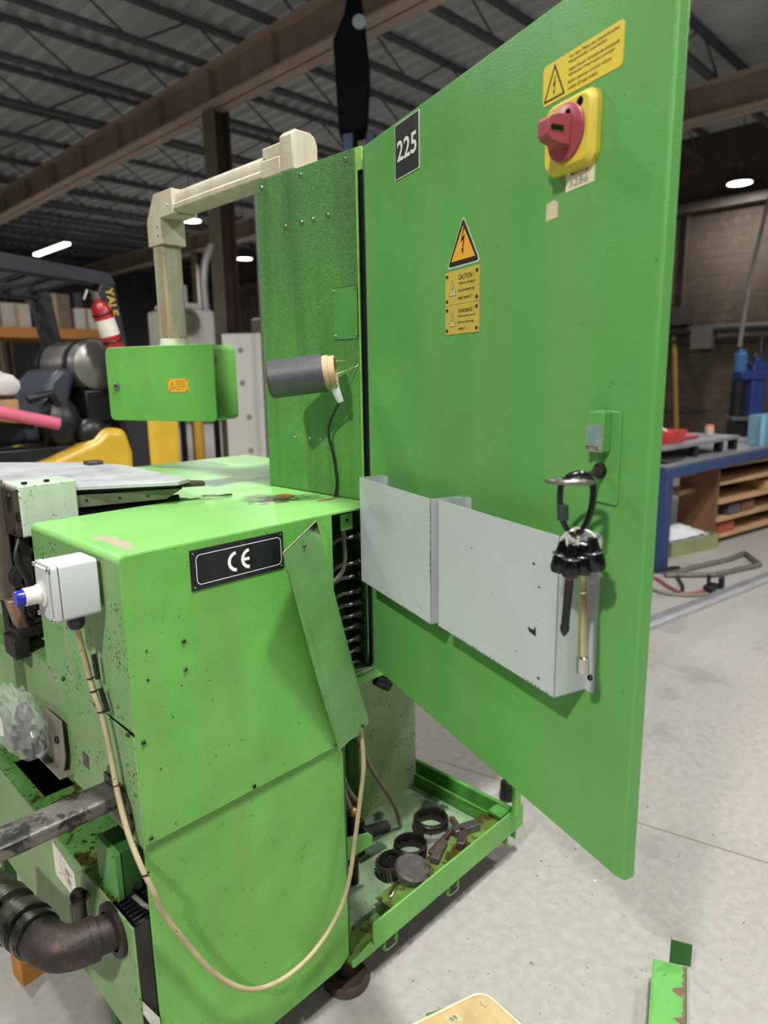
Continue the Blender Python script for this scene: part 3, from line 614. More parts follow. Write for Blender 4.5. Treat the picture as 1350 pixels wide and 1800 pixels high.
# box: face edge runs at 111 degrees
PU = V3((.364, -.931, 0)).normalized(); PN = V3((-.931, -.364, 0)).normalized(); PF = Fr((1.095, 2.012, 0), PU, (0, 0, 1), PN)
b = MB(); b.prism(rrect(-.205, 1.392, .207, 1.617, .018, 4), PF, -.06, .045); bx = b.build('box_body', GREEN, pen, bevel=.004)
b = MB(); b.prism(rrect(-.207, 1.390, .209, 1.619, .02, 4), PF, .047, .058); dr = b.build('box_door', GREEN, pen, bevel=.002)
b = MB(); b.fbox(PF, -.105+.14, -.105+.216, 1.479, 1.519, .058, .059)
for u in (.040, .106):
    for v in (1.483, 1.515): b.cyl(PF.p(u, v, .059), PF.p(u, v, .06), .0022, seg=8, mi=1)
b.stroke(tri(.053, 1.489, .020, .5), PF, .0592, .0012, 1); bolt_sign(b, PF, .053, 1.489, .02, .0593, 1)
for i, (s, wd) in enumerate((('WARNING !', .030), ('Disconnect power', .036), ('before working', .034), ('within !', .014))): b.text(s, PF, .066, 1.508-.0075*i, .0042, wd, .0592, 1)
b.build('caution_plate', [ORANGE, INK], dr)
b = MB(); b.lathe([(.012, 0), (.012, .004), (.007, .006), (.007, .002), (0, .002)], PF.p(-.168, 1.497, .058), PN, 16); b.build('cam_lock', STEEL, dr)
for v in (1.44, 1.57):
    b = MB(); b.fbox(PF, .207, .2095, v-.012, v+.012, .042, .052); b.build('hinge', STEEL, bx)

# ------------------------------------------------------------------ taped work light on the cabinet side
wl = thing('work_lamp', (.96, 1.19, 1.51), 'dark grey taped cylinder with a brown collar, wired to the cabinet side', 'work light')
p0 = V3((.912, 1.236, 1.514)); p1 = V3((.990, 1.150, 1.527)); ax = (p1-p0).normalized()
b = MB(); b.lathe([(.036, .002), (.0415, 0), (.0415, (p1-p0).length), (.036, (p1-p0).length)], p0, ax, 28); b.build('sleeve', SLEEVE, wl)
L1 = (p1-p0).length
b = MB(); b.lathe([(.037, -.004), (.040, -.002), (.037, 0)], p0, ax, 28); b.build('rim', mat('red_brown_rim', '6e4a3e', .5, 0, .2, 40), wl)
b = MB(); b.lathe([(.0365, L1-.01), (.0365, L1+.012), (.034, L1+.012), (.034, L1+.026), (.030, L1+.026), (.028, L1+.004), (0, L1+.004)], p0, ax, 28); b.build('collar', BROWNTAPE, wl)
b = MB(); q = p0+ax*(L1+.018); 
b.tube([q+V3((.008, -.002, .022)), V3((1.057, 1.118, 1.552)), V3((1.0595, 1.114, 1.547)), V3((1.057, 1.116, 1.540)), q+V3((.012, .0, -.006))], .0011, 6); b.build('wire_hook', mat('wire', '9a9070', .35, .8, .1), wl)
b = MB(); q2 = p0+ax*(L1+.02)+V3((0, 0, -.036)); b.tube([q2+V3((0, 0, .008)), q2+V3((.004, -.006, -.012)), q2+V3((.010, -.010, -.03))], [.010, .009, .007], 8); b.build('cable_strain_relief', LGREY, wl)
b = MB(); b.tube(spline([q2+V3((.009, -.009, -.026)), (1.04, 1.20, 1.40), (1.052, 1.198, 1.33), (1.054, 1.192, 1.275), (1.052, 1.198, 1.2385)], 8), .0034, 8); b.build('lamp_cable', BCABLE, wl)

# ------------------------------------------------------------------ push-button box with its beige cable
pb = thing('push_button_box', (.41, 1.155, 1.125), 'light grey box with a blue push button on the housing side', 'switch box')
BF = Fr((.371, 1.12, 1.130), (0, -1, 0), (0, 0, 1), (-1, 0, 0))    # lid plane, u from 0 to -.07
b = MB(); b.prism(rrect(-.071, 0, 0, .096, .006, 3), BF, -.0775, -.014); b.build('box_body', LGREY, pb, bevel=.002)
b = MB(); b.prism(rrect(-.072, -.001, .001, .097, .007, 3), BF, -.0125, -.002); b.taper(rrect(-.064, .004, -.007, .092, .004, 3), BF, -.002, .0015, .97)
b.stroke([(-.06, .076), (-.034, .076), (-.034, .088), (-.06, .088)], BF, .0017, .0006, 1)
lid = b.build('lid', [LGREY, mat('grey_line', '7d8080', .6)], pb, bevel=.0012)
for u, v in ((-.004, .091), (-.067, .091), (-.004, .005), (-.067, .005)): MB().screw(BF, u, v, .0042, .0).build('lid_screw', CHROME, lid)
bc = BF.p(-.037, .046, 0); ax = V3((-1, 0, 0))
b = MB(); b.lathe([(.0225, .001), (.0225, .004), (.019, .006), (.0165, .006), (.0165, .010), (.0150, .012), (.0150, .030), (.0135, .031), (0, .031)], bc, ax, 28); b.build('button_collar', mat('white_collar', 'd4d4c8', .25, .1, .05, 40), lid)
b = MB(); b.lathe([(.0132, .030), (.0132, .042), (.0125, .044), (0, .044)], bc, ax, 28); tag(b.build('button', BLUEP, lid), 'blue button cap')
b = MB(); gx = (.415, 1.152, 1.130); b.lathe([(.013, 0), (.013, -.006), (.0145, -.006), (.0145, -.018), (.011, -.026), (.006, -.028)], gx, (0, 0, 1), 14); b.build('cable_gland', BLACK, pb)
cp = [(.415, 1.152, 1.106), (.425, 1.168, 1.07), (.432, 1.172, 1.025), (.434, 1.162, .985), (.436, 1.135, .936), (.436, 1.116, .867), (.436, 1.103, .80), (.437, 1.078, .732), (.442, 1.045, .675), (.452, 1.030, .632), (.466, 1.036, .579), (.512, 1.039, .475), (.554, 1.038, .388), (.601, 1.035, .319), (.653, 1.035, .272), (.726, 1.036, .246), (.806, 1.036, .255), (.876, 1.037, .298), (.918, 1.039, .363), (.945, 1.041, .468), (.966, 1.043, .56), (.983, 1.048, .633), (.990, 1.065, .72), (.992, 1.10, .80)]
MB().tube(spline(cp, 5), .0052, 10).build('beige_cable', CABLE, pb)
for i, q in enumerate(((.434, 1.166, 1.0), (.4345, 1.158, .978), (.436, 1.138, .945), (.437, 1.107, .815), (.4445, 1.040, .667))):
    MB().torus(q, (-.05, .3, 1), .0060, .0014, 12, 5).build('cable_tie', BLACK if i < 3 else DIRTY, pb)
b = MB(); b.tube([(.441, 1.158, 1.045), (.443, 1.155, 1.0)], .005, 6); b.tube([(.442, 1.146, .985), (.444, 1.13, .945)], .005, 6); b.build('tape_wrap', BLACK, pb)

# ------------------------------------------------------------------ ring key, carabiner and hanging bits on the door lock
ky = thing('ring_key', DF.p(.7185, 1.3945, .003), 'steel ring-handled key sticking out of the door lock', 'key')
p0 = DF.p(.7185, 1.3945, .002); rc = DF.p(.7445, 1.3895, .076); dv = (rc-p0).normalized()
b = MB(); b.cyl(p0, p0+dv*.014, .0068, seg=14); b.cyl(p0, rc-dv*.028, .0042, seg=12); b.build('shank', DIRTY, ky)
b = MB(); b.torus(rc, V3((.10, .05, 1)), .0285, .0034, 32, 10); b.build('ring', STEEL, ky)
cr = thing('carabiner', DF.p(.757, 1.328, .076), 'black screw-lock carabiner hooked over the key ring', 'carabiner')
vd = (V3((0, 0, 1.36))-DF.p(.76, 1.36, .076)); vd.z = 0; vd.normalize(); KU = V3((0, 0, 1)).cross(vd); KF = Fr(DF.p(.7585, 0, .078), KU, (0, 0, 1), vd)
path = [(-.019, 1.385), (-.0195, 1.372), (-.0185, 1.352), (-.012, 1.336), (-.003, 1.3275), (.006, 1.331), (.013, 1.342), (.0175, 1.36), (.0185, 1.38), (.016, 1.394), (.007, 1.4005), (-.004, 1.400), (-.014, 1.394)]
b = MB(); P = [KF.p(u, v) for u, v in path]
b.tube(spline(P[3:]+P[:1], 5), .0040, 10); b.build('frame', GLOSSB, cr)
MB().tube([P[0], P[1], P[2], P[3]], .0038, 10).build('gate', BLACK, cr)
MB().lathe([(.0038, 0), (.0068, .001), (.0068, .019), (.0038, .020)], P[3].lerp(P[2], .45), (P[1]-P[2]), 12).build('lock_sleeve', mat('charcoal', '303236', .4, 0, .1), cr)
spec = [(-.0145, 1.303, -8, None), (-.003, 1.3005, -3, 'driver'), (.0105, 1.3025, 2, 'socket'), (.0225, 1.3095, 12, None)]
labs = {0: 'black plug cap hanging leftmost on the carabiner', 1: 'dark screwdriver bit in a black cap hanging on the carabiner', 2: 'long gold-plated nut driver in a black cap hanging on the carabiner', 3: 'black plug cap hanging rightmost on the carabiner'}
for i, (u, v, ang, kind) in enumerate(spec):
    a = math.radians(ang); ax = (KU*math.sin(a)+V3((0, 0, -1))*math.cos(a)).normalized(); n = .004 if i % 2 else -.004
    top = KF.p(u-.012*math.sin(a), v+.012, n)
    t = thing('screwdriver_bit' if kind == 'driver' else 'nut_driver' if kind else 'plug_cap', top, labs[i], 'tool' if kind else 'cap', 'tools on the carabiner')
    b = MB(); b.lathe([(0, -.004), (.0058, -.003), (.0068, .004), (.0080, .012), (.0112, .014), (.0112, .016), (.0100, .017), (.0106, .024), (.0114, .032), (.0094, .038), (0, .038)], top, ax, 14); b.build('cap', GLOSSB, t)
    MB().lathe([(.0112, .0140), (.0118, .0150), (.0112, .0160)], top, ax, 16).build('band', mat('grey_band', '6f7174', .3, .6, 0), t)
    q = KF.p(-.003, 1.3285, 0); mid = (top+q)/2
    e = (q-top); R = e.length/2+.004; x = e.normalized(); y = x.cross(vd if i % 2 else (vd+KU*.6)).normalized()
    MB().tube([mid+x*R*math.cos(k*math.pi/10)+y*R*.55*math.sin(k*math.pi/10) for k in range(20)], .0016, 7, 0, True).build('split_ring', mat('bright_ring', 'dcd9d0', .3, .4, 0), t)
    if kind == 'driver':
        b = MB(); b.cyl(top+ax*.034, top+ax*.042, .0054, seg=10); b.build('red_ring', RED, t)
        b = MB(); b.lathe([(.0052, .040), (.0050, .100), (.0060, .105), (.0050, .110), (.0014, .116), (0, .1165)], top, ax, 6); b.build('blade', mat('dark_steel', '3b3b3d', .35, .8, .1), t)
    if kind == 'socket':
        b = MB(); b.lathe([(.0050, .034), (.0050, .058), (.0056, .060), (.0047, .062), (.0056, .064), (.0053, .145), (.0050, .146)], top, ax, 8); b.build('shaft', BRASSY, t)
        b = MB(); b.lathe([(.0050, .145), (.0080, .147), (.0080, .167), (.0060, .168), (.0058, .160), (0, .160)], top, ax, 14); b.build('socket', CHROME, t)

# ------------------------------------------------------------------ coolant tank at lower left
tk = thing('coolant_tank', (.58, 1.5, .27), 'green oily coolant tank with an open top at lower left', 'tank')
b = MB(); x0, x1, y0, y1, z0, z1 = .423, .80, 1.068, 2.1, .27, .55
b.box(x0, x0+.004, y0, y1, z0, z1); b.box(x0+.004, x1, y1-.004, y1, z0, z1); b.box(x0+.004, x1, y0+.004, y1-.004, z0, z0+.004)
b.build('tank_wall', GDULL, tk, bevel=.001)
b = MB(); b.box(x0+.004, x1, y0, y0+.004, z0, z1); b.build('end_wall', DARK, tk)
b = MB(); b.add([V3((.425, 1.062, .40)), V3((.452, 1.058, .345)), V3((.455, 1.060, .29)), V3((.437, 1.061, .335)), V3((.425, 1.064, .37))], [(0, 1, 2, 3, 4)]); b.build('torn_flake', mat('torn_pale', 'b9bcb0', .6, 0, .2, 60), tk)
b = MB(); zt = z1-.003
b.box(x0+.004, .462, 1.16, y1-.004, zt, z1); b.box(.534, x1, 1.16, y1-.004, zt, z1); b.box(.462, .534, 1.16, 1.602, zt, z1); b.box(.462, .534, 1.82, y1-.004, zt, z1)
b.build('tank_lid', GOIL, tk, bevel=.0006)
b = MB(); b.box(.455, .54, 1.595, 1.83, .40, .402); b.build('coolant', mat('dark_coolant', '0c100e', .12, 0, .2, 10), tk)
b = MB()
for k in range(7): b.box(.434, .53, 1.076+.0125*k, 1.082+.0125*k, .515, .549)
b.box(.43, .534, 1.073, 1.16, .50, .515); b.build('cooling_fins', BLACK, tk, bevel=.0008)
TFm = Fr((.423, 0, 0), (0, -1, 0), (0, 0, 1), (-1, 0, 0))
b = MB(); b.prism([(-1.455, .446), (-1.338, .446), (-1.338, .513), (-1.455, .528)], TFm, 0, .0006)
for u0, v0, u1, v1 in ((-1.44, .46, -1.35, .50), (-1.44, .50, -1.36, .455), (-1.42, .45, -1.41, .52), (-1.395, .452, -1.39, .515)): b.stroke([(u0, v0), (u1, v1)], TFm, .0008, .0012, 1, False)
b.text('EI', TFm, -1.385, .488, .012, .018, .0009, 2); b.text('EI', TFm, -1.38, .47, .011, .016, .0009, 2); b.stroke([(-1.385, .465), (-1.345, .465)], TFm, .0009, .001, 2, False)
tag(b.build('paper_label', [PAPER, REDINK, INK], tk), 'white paper label with red lines')
b = MB(); b.cyl((.405, 1.275, .38), (.405, 1.275, .505), .013, seg=14); b.lathe([(.013, .0), (.016, .002), (.016, .018), (.010, .026), (0, .027)], (.405, 1.275, .495), (0, 0, 1), 14); b.cyl((.425, 1.275, .5), (.395, 1.285, .5), .009, seg=10)
b.cyl((.393, 1.283, .37), (.393, 1.283, .49), .003, seg=8); b.build('level_gauge', DIRTY, tk)
b = MB(); b.lathe([(.052, 0), (.052, .010), (.038, .012)], (.424, 1.147, .502), (-1, 0, 0), 26); b.build('pipe_flange', IRON, tk)
b = MB(); b.cyl((.42, 1.147, .502), (.372, 1.153, .505), .034, seg=20); b.lathe([(.034, 0), (.040, .001), (.040, .014), (.036, .016)], (.388, 1.151, .504), (-1, .12, .05), 20)
el = spline([(.380, 1.152, .504), (.352, 1.157, .506), (.330, 1.172, .508), (.318, 1.198, .509), (.313, 1.225, .510), (.312, 1.235, .51)], 5); b.tube(el, .039, 18); b.build('pipe_elbow', IRON, tk)
b = MB(); d = V3((-.12, 1, .0)).normalized(); o = V3((.312, 1.225, .51))
b.lathe([(.039, 0), (.044, .002), (.044, .018), (.040, .020), (.040, .032), (.046, .034), (.046, .066), (.041, .070), (.034, .076), (.034, .10), (.044, .102), (.044, .135), (.038, .137), (.038, .30)], o, d, 8 if False else 20)
b.build('ball_valve', mat('dark_brass', '4a4a42', .4, .6, .3, 30, .3, 150, blotch=('2a2622', 20, .55)), tk)
b = MB(); F = frame_from((-.6, -.3, .7)); q = o+d*.118
b.cyl(q, q+V3((-.03, -.02, .035)), .012, seg=10); b.build('valve_stem', DIRTY, tk)
b = MB(); b.tube([q+V3((-.025, -.01, .04)), q+V3((-.04, .03, .012)), q+V3((-.05, .07, -.02))], [.006, .007, .006], 6); b.build('valve_lever', mat('blue_grey_lever', '3d4a66', .5, 0, .2, 30), tk)
b = MB(); q = V3((.30, 1.30, .455)); b.cyl(q, q+V3((.0, .04, -.03)), .010, seg=8); b.tube([q+V3((0, .04, -.03)), q+V3((-.02, .07, -.03)), q+V3((-.03, .09, .0))], .008, 8); b.build('drain_cock', DIRTY, tk)
for x, y in ((.47, 1.3), (.47, 2.05), (.77, 1.3), (.77, 2.05)): MB().box(x-.015, x+.015, y-.015, y+.015, .0, .27).build('tank_leg', GDARK, tk)
jb = thing('junction_box', (.455, 1.18, .55), 'small green junction box standing on the oily tank top', 'box')
JF = Fr((.437, 0, 0), (0, -1, 0), (0, 0, 1), (-1, 0, 0))
b = MB(); b.prism(rrect(-1.226, .556, -1.143, .655, .004, 3), JF, -.045, -.008); b.box(.45, .475, 1.16, 1.21, .549, .557); b.build('box_body', GDARK, jb, bevel=.002)
b = MB(); b.prism(rrect(-1.228, .554, -1.141, .657, .005, 3), JF, -.007, .004)
for u in (-1.221, -1.148):
    for v in (.561, .650): b.cyl(JF.p(u, v, .004), JF.p(u, v, .005), .0028, seg=8, mi=1)
b.build('lid', [mat('green_box_lid', '57954a', .45, 0, .1, 12), INK], jb, bevel=.0015)
b = MB(); b.cyl((.458, 1.153, .553), (.458, 1.13, .556), .009, seg=10); b.build('cable_gland', BLACK, jb)
b = MB(); b.tube(spline([(.458, 1.142, .556), (.458, 1.118, .562), (.462, 1.098, .558), (.475, 1.085, .552), (.50, 1.075, .556)], 6), .0048, 8); b.build('conduit', GCABLE, jb)

# clear plastic bag on the side bracket
bagM = mat('clear_plastic', 'd9dcd8', .12, 0, 0, trans=.0, alpha=.17, spec=.7)
bagM.blend_method = 'HASHED' if hasattr(bagM, 'blend_method') else None
bg = thing('plastic_bag', (.41, 1.50, .71), 'crumpled clear plastic bag with a white printed label on the side bracket', 'bag')
b = MB(); c = V3((.395, 1.485, .815)); seg = 40; n = 20; vs = []
for j in range(n+1):
    ph = math.pi*j/n
    for i in range(seg):
        t = 2*math.pi*i/seg; d = V3((math.sin(ph)*math.cos(t), math.sin(ph)*math.sin(t), math.cos(ph)))
        k = 1+.28*(abs(mnoise.noise(d*2.6))-.25)+.16*(abs(mnoise.noise(d*6.1+V3((3, 1, 2))))-.25)+.05*mnoise.noise(d*14)
        vs.append(c+V3((d.x*.040, d.y*.125, d.z*.072))*k)
b.add(vs, [(j*seg+i, (j+1)*seg+i, (j+1)*seg+(i+1) % seg, j*seg+(i+1) % seg) for j in range(n) for i in range(seg)])
b.build('film', bagM, bg, ang=22)
b = MB(); vs = [c+V3((-.038+.006*math.sin(i*1.7+j), -.015+.036*i, .052-.034*j-.010*i+.006*math.sin(i*1.3))) for j in range(3) for i in range(4)]
b.add(vs, [(j*4+i, j*4+i+1, j*4+i+5, j*4+i+4) for j in range(2) for i in range(3)])
F = Fr(vs[8]+V3((-.0025, 0, 0)), (0, 1, 0), (0, 0, 1), (-1, 0, 0))
b.build('label', PAPER, bg)
b = MB()
for k, (dy, dz, r) in enumerate(((-.05, -.03, .03), (.02, -.045, .026), (-.02, .02, .022))): b.ball(c+V3((.008, dy, dz)), r*.8, r, r, 10, 0, .5)
b.build('contents', mat('dark_parts', '35332d', .5, .4, .4, 30), bg)

# ------------------------------------------------------------------ feed table and gear case behind the housing
fd = thing('feed_table', (.62, 1.75, 1.2), 'worn silver feed table plates on dark rails behind the housing', 'machine table')
SILV = mat('worn_silver', 'b6b8bb', .42, .15, .12, 9, .2, 150, streak=('6d6a66', 12, .5), specks=('3c3630', 80, .72, 1))
b = MB(); Tz = Fr((0, 0, 1.282), (1, 0, 0), (0, 1, 0), (0, 0, 1))
b.prism([(.40, 1.63), (.76, 1.40), (.80, 1.42), (.82, 1.80), (.78, 1.95), (.62, 2.15), (.30, 2.3)], Tz, 0, .009); b.build('top_plate', SILV, fd, bevel=.001)
b = MB(); b.prism([(.40, 1.645), (.83, 1.405), (.84, 1.43), (.80, 1.5), (.40, 1.70)], Tz, -.011, -.001); b.build('edge_plate', mat('dark_plate_edge', '4a4038', .5, .5, .3, 14), fd, bevel=.0008)
b = MB(); RFm = Fr((.545, 1.535, 0), V3((.25, -.118, 0)), (0, 0, 1), V3((-.118, -.25, 0))); b.prism([(0, 1.242), (.225, 1.248), (.262, 1.270), (0, 1.270)], RFm, -.02, 0)
for u in (.012, .056, .125, .185): b.cyl(RFm.p(u, 1.258, 0), RFm.p(u, 1.258, .0006), .0035 if u > .02 else .0022, seg=10, mi=1)
b.build('guide_rail', [mat('olive_rail', '6d7360', .45, .4, .2, 20, .2, 150), DARK], fd, bevel=.0008)
b = MB(); b.cyl((.56, 1.56, 1.22), (.79, 1.455, 1.24), .012, seg=10); b.box(.45, .78, 1.62, 2.1, 1.10, 1.28); b.build('slide', DARK, fd)
b = MB(); b.tube([(.83, 1.42, 1.245), (.86, 1.40, 1.243), (.90, 1.405, 1.241)], .004, 6); b.build('wire_end', CHROME, fd)
b = MB(); b.box(.75, .79, 1.86, 1.90, 1.291, 1.301); b.build('clamp_block', DIRTY, fd, bevel=.002)
gb = thing('gear_case', (.51, 1.56, 1.19), 'pale green scuffed cover box beside the feed table', 'cover')
b = MB(); b.prism(rrect(.458, 1.197, .577, 1.308, .004, 3), Fr((0, 1.51, 0), (1, 0, 0), (0, 0, 1), (0, -1, 0)), -.09, 0); b.build('cover', PALE, gb, bevel=.004)
b = MB(); b.box(.448, .459, 1.512, 1.60, 1.20, 1.300)
for y, z in ((1.53, 1.285), (1.53, 1.21)): b.cyl((.449, y, z), (.443, y, z), .0055, seg=10, mi=1)
b.build('side_flange', [DIRTY, DARK], gb, bevel=.001)
for x in (.475, .52): MB().cyl((x, 1.52, 1.308), (x, 1.52, 1.313), .006, seg=8).build('bolt', BLACK, gb)
b = MB(); b.box(.36, .455, 1.585, 1.70, 1.05, 1.315); b.build('end_plate', mat('brown_grey_casting', '6f6658', .5, .3, .2, 12, .2, 100), gb, bevel=.004)
b = MB(); b.box(.44, .60, 1.62, 1.66, .90, 1.2); b.build('back_plate', DARK, gb)
b = MB(); b.lathe([(.02, 0), (.02, .03), (.03, .032), (.03, .06), (.018, .064), (.018, .09)], (.47, 1.53, 1.10), (0, 1, 0), 14); b.box(.455, .475, 1.53, 1.56, 1.03, 1.19); b.cyl((.475, 1.54, 1.16), (.51, 1.54, 1.17), .012, seg=10); b.box(.43, .50, 1.53, 1.6, .975, .99); b.box(.42, .45, 1.53, 1.6, .93, .975); b.build('drive_parts', DARK, gb, bevel=.001)
b = MB(); b.prism([(0, 0), (.05, .004), (.052, -.055), (.022, -.085), (.012, -.06)], Fr((.425, 1.555, 1.055), (1, 0, 0), (0, 0, 1), (0, -1, 0)), -.03, 0); b.build('copper_guard', mat('brown_guard', '8a6a54', .4, .3, .3, 25, .2, 100, blotch=('4a342a', 14, .6)), gb, bevel=.003)
b = MB(); b.tube(spline([(.46, 1.54, 1.19), (.445, 1.53, 1.15), (.462, 1.53, 1.09), (.45, 1.54, 1.03), (.475, 1.55, .985), (.52, 1.55, .99)], 6), .006, 7); b.tube(spline([(.47, 1.56, 1.17), (.49, 1.55, 1.12), (.47, 1.54, 1.05), (.50, 1.56, 1.0)], 6), .005, 7); b.build('hose', BCABLE, gb)
sb = thing('side_body', (.5, 1.9, .56), 'pale dull green machine block behind the plastic bag', 'machine part')
b = MB(); b.prism([(-2.2, .75), (-1.62, .75), (-1.62, .912), (-1.66, .918), (-2.2, .90)], LF, -.1, .02); b.box(.46, .54, 1.9, 2.1, .551, .76); b.build('block', GDULL, sb, bevel=.003)

# ------------------------------------------------------------------ loose parts on the tray
BEAR = mat('dark_bearing_steel', '3a3632', .35, .8, .3, 30, .2, 150, blotch=('1b1815', 20, .6))
ZT = .1455
def ring(x, y, r, ri, h, name, lab, m=BEAR):
    t = thing(name, (x, y, ZT), lab, 'ring', 'loose parts on the tray')
    MB().lathe([(ri, 0), (r, 0), (r+.0015, .004), (r+.0015, h-.004), (r-.002, h), (ri+.002, h), (ri, h-.003), (ri, 0)], (x, y, ZT), (0, 0, 1), 30).build('sleeve', m, t)
    MB().torus((x, y, ZT+h*.62), (0, 0, 1), r+.001, .0018, 30, 6, 0).build('rib', m, t)
ring(1.285, 1.180, .047, .040, .045, 'bearing_sleeve', 'bright-rimmed dark steel sleeve standing nearest on the tray plate')
ring(1.418, 1.215, .052, .041, .042, 'bearing_sleeve', 'oily black steel sleeve farthest back on the tray plate')
t = thing('plate_block', (1.385, 1.165, ZT), 'pale steel strip with two holes lying against the rear sleeve', 'block', 'loose parts on the tray')
Fz = Fr((1.352, 1.185, ZT), (.68, -.73, 0), (.73, .68, 0), (0, 0, 1))
b = MB(); b.prism([(0, 0), (.105, 0), (.105, .03), (0, .03)], Fz, 0, .018); 
for u in (.02, .085): b.cyl(Fz.p(u, .015, .018), Fz.p(u, .015, .0186), .004, seg=8, mi=1)
b.build('strip', [mat('pale_steel', '9a9a8e', .4, .5, .2, 30), DARK], t, bevel=.001)
def bar(name, p, yaw, l, wd, h, m, lab, tilt=0, z=None):
    z = p[2]
    t = tag(MB().box(-l/2, l/2, -wd/2, wd/2, 0, h, 0, Matrix.Translation((p[0], p[1], z)) @ Matrix.Rotation(math.radians(yaw), 4, 'Z') @ Matrix.Rotation(math.radians(tilt), 4, 'Y')).build(name, m, org=(p[0], p[1], z), bevel=.0025), lab, 'bar', 'loose parts on the tray')
bar('steel_bar', (1.450, 1.105, .174), -22, .085, .03, .022, mat('grey_steel_bar', '6c6a68', .4, .7, .2, 30, .2, 150), 'short grey steel bar at the right end of the tray clutter')
bar('steel_bar', (1.365, 1.132, .165), 8, .12, .014, .014, mat('red_brown_bar', '6a5048', .4, .6, .3, 30), 'thin rust-brown steel bar in the middle of the tray')
bar('abrasive_block', (1.318, 1.100, .174), 22, .085, .026, .02, mat('dark_block', '45403a', .6, .2, .3, 40, .4, 120), 'rough dark rectangular block beside the gear')
bar('steel_bar', (1.405, 1.085, .174), 30, .07, .024, .022, DIRTY, 'oily dark steel piece against the lip of the tray')
bar('steel_pin', (1.125, 1.095, .174), 24, .055, .012, .012, CHROME, 'short shiny steel pin in the tray gutter left of the gear')
bar('steel_bar', (1.478, 1.165, ZT), 62, .07, .016, .014, mat('red_brown_bar', '6a5048'), 'rusty little bar lying beside the rear sleeve')
t = thing('gear', (1.20, 1.135, ZT), 'toothed steel gear tilted on edge in the tray clutter', 'gear', 'loose parts on the tray')
gx = V3((-.08, .12, 1)).normalized(); F = frame_from(gx, (1.20, 1.172, ZT+.028))
pts = []
for i in range(26):
    for da, r in ((-.3, .040), (-.12, .047), (.12, .047), (.3, .040)):
        a = 2*math.pi*(i+da)/26; pts.append((r*math.cos(a), r*math.sin(a)))
b = MB(); b.prism(pts, F, -.020, .012); b.build('toothed_wheel', mat('gear_steel', '6a625c', .35, .8, .3, 40), t)
b = MB(); b.lathe([(.034, .012), (.034, .020), (.020, .022), (.018, .013), (0, .013)], F.O, gx, 24); b.build('hub', BEAR, t)
t = thing('grinding_disc', (1.205, 1.102, .173), 'rough dark grey round disc leaning on the tray lip', 'disc', 'loose parts on the tray')
b = MB(); b.lathe([(0, -.012), (.044, -.012), (.050, -.006), (.050, .008), (.044, .014), (0, .010)], (1.205, 1.100, .1905), (.05, -.18, .97), 26); b.build('disc', mat('rough_disc', '4d4945', .6, .3, .35, 40, .6, 90, blotch=('1f1c1a', 25, .56)), t)
# pipes and hoses under the cabinet
hs = thing('hose_bundle', (1.2, 1.25, .146), 'grey hoses and cables hanging down under the cabinet into the tray', 'hose')
for pts, r, m_ in (([(1.10, 1.22, .82), (1.11, 1.21, .70), (1.07, 1.20, .62), (1.02, 1.19, .55), (.99, 1.16, .60)], .006, GCABLE),
                   ([(1.16, 1.28, .82), (1.15, 1.27, .62), (1.20, 1.26, .45), (1.31, 1.27, .26), (1.355, 1.285, .153)], .0065, GCABLE),
                   ([(1.10, 1.30, .82), (1.09, 1.28, .6), (1.12, 1.27, .42), (1.18, 1.28, .32)], .007, GCABLE),
                   ([(1.05, 1.25, .80), (1.045, 1.22, .6), (1.07, 1.22, .45), (1.10, 1.22, .36)], .006, GCABLE),
                   ([(1.22, 1.30, .82), (1.24, 1.30, .72), (1.27, 1.29, .66)], .007, BCABLE)):
    MB().tube(spline(pts, 6), r, 8).build('hose', m_, hs)
b = MB(); b.cyl((1.265, 1.29, .67), (1.30, 1.27, .645), .018, seg=12); b.cyl((1.295, 1.272, .648), (1.305, 1.266, .643), .011, seg=10, mi=1); b.build('plug', [BLACK, STEEL], hs)
b = MB(); b.box(1.09, 1.20, 1.28, 1.38, .146, .26); b.cyl((1.13, 1.26, .26), (1.13, 1.26, .33), .02, seg=12); b.cyl((1.10, 1.22, .146), (1.10, 1.22, .36), .012, seg=10); b.cyl((1.16, 1.25, .25), (1.26, 1.25, .22), .018, seg=12); b.build('pump', DARK, hs, bevel=.003)
b = MB(); b.ball((1.10, 1.22, .365), .014, seg=10); b.build('brass_fitting', mat('brass', 'b08a4a', .35, .7, .1), hs)

# ------------------------------------------------------------------ things on the floor close by
t = thing('u_channel', (1.45, .49, 0), 'chipped green steel channel lying on the floor at lower right', 'channel')
CH = mat('chipped_green', '62a551', .45, 0, .12, 14, .2, 200, specks=('3a3026', 90, .68, 1))
fa, fb, na, nb = V3((1.499, .548, .07)), V3((1.527, .481, .07)), V3((1.25, .455, .07)), V3((1.29, .391, .07))
b = MB(); q = .003
def slab(b, P, n, th_, mi=0):
    n = V3(n).normalized()*th_; b.add([p for p in P]+[p-n for p in P], [(0, 1, 2, 3), (7, 6, 5, 4), (0, 4, 5, 1), (1, 5, 6, 2), (2, 6, 7, 3), (3, 7, 4, 0)], mi)
slab(b, [na, nb, fb, fa], (0, 0, 1), .003); b.build('web', CH, t, bevel=.001)
fe = fb+(fb-nb).normalized()*.075; dz = V3((0, 0, -.07))
b = MB(); slab(b, [nb, fb, fb+dz, nb+dz], (fb-nb).cross(V3((0, 0, 1))), -.003); sd = (fb-nb).cross(V3((0, 0, 1))).normalized()*.004
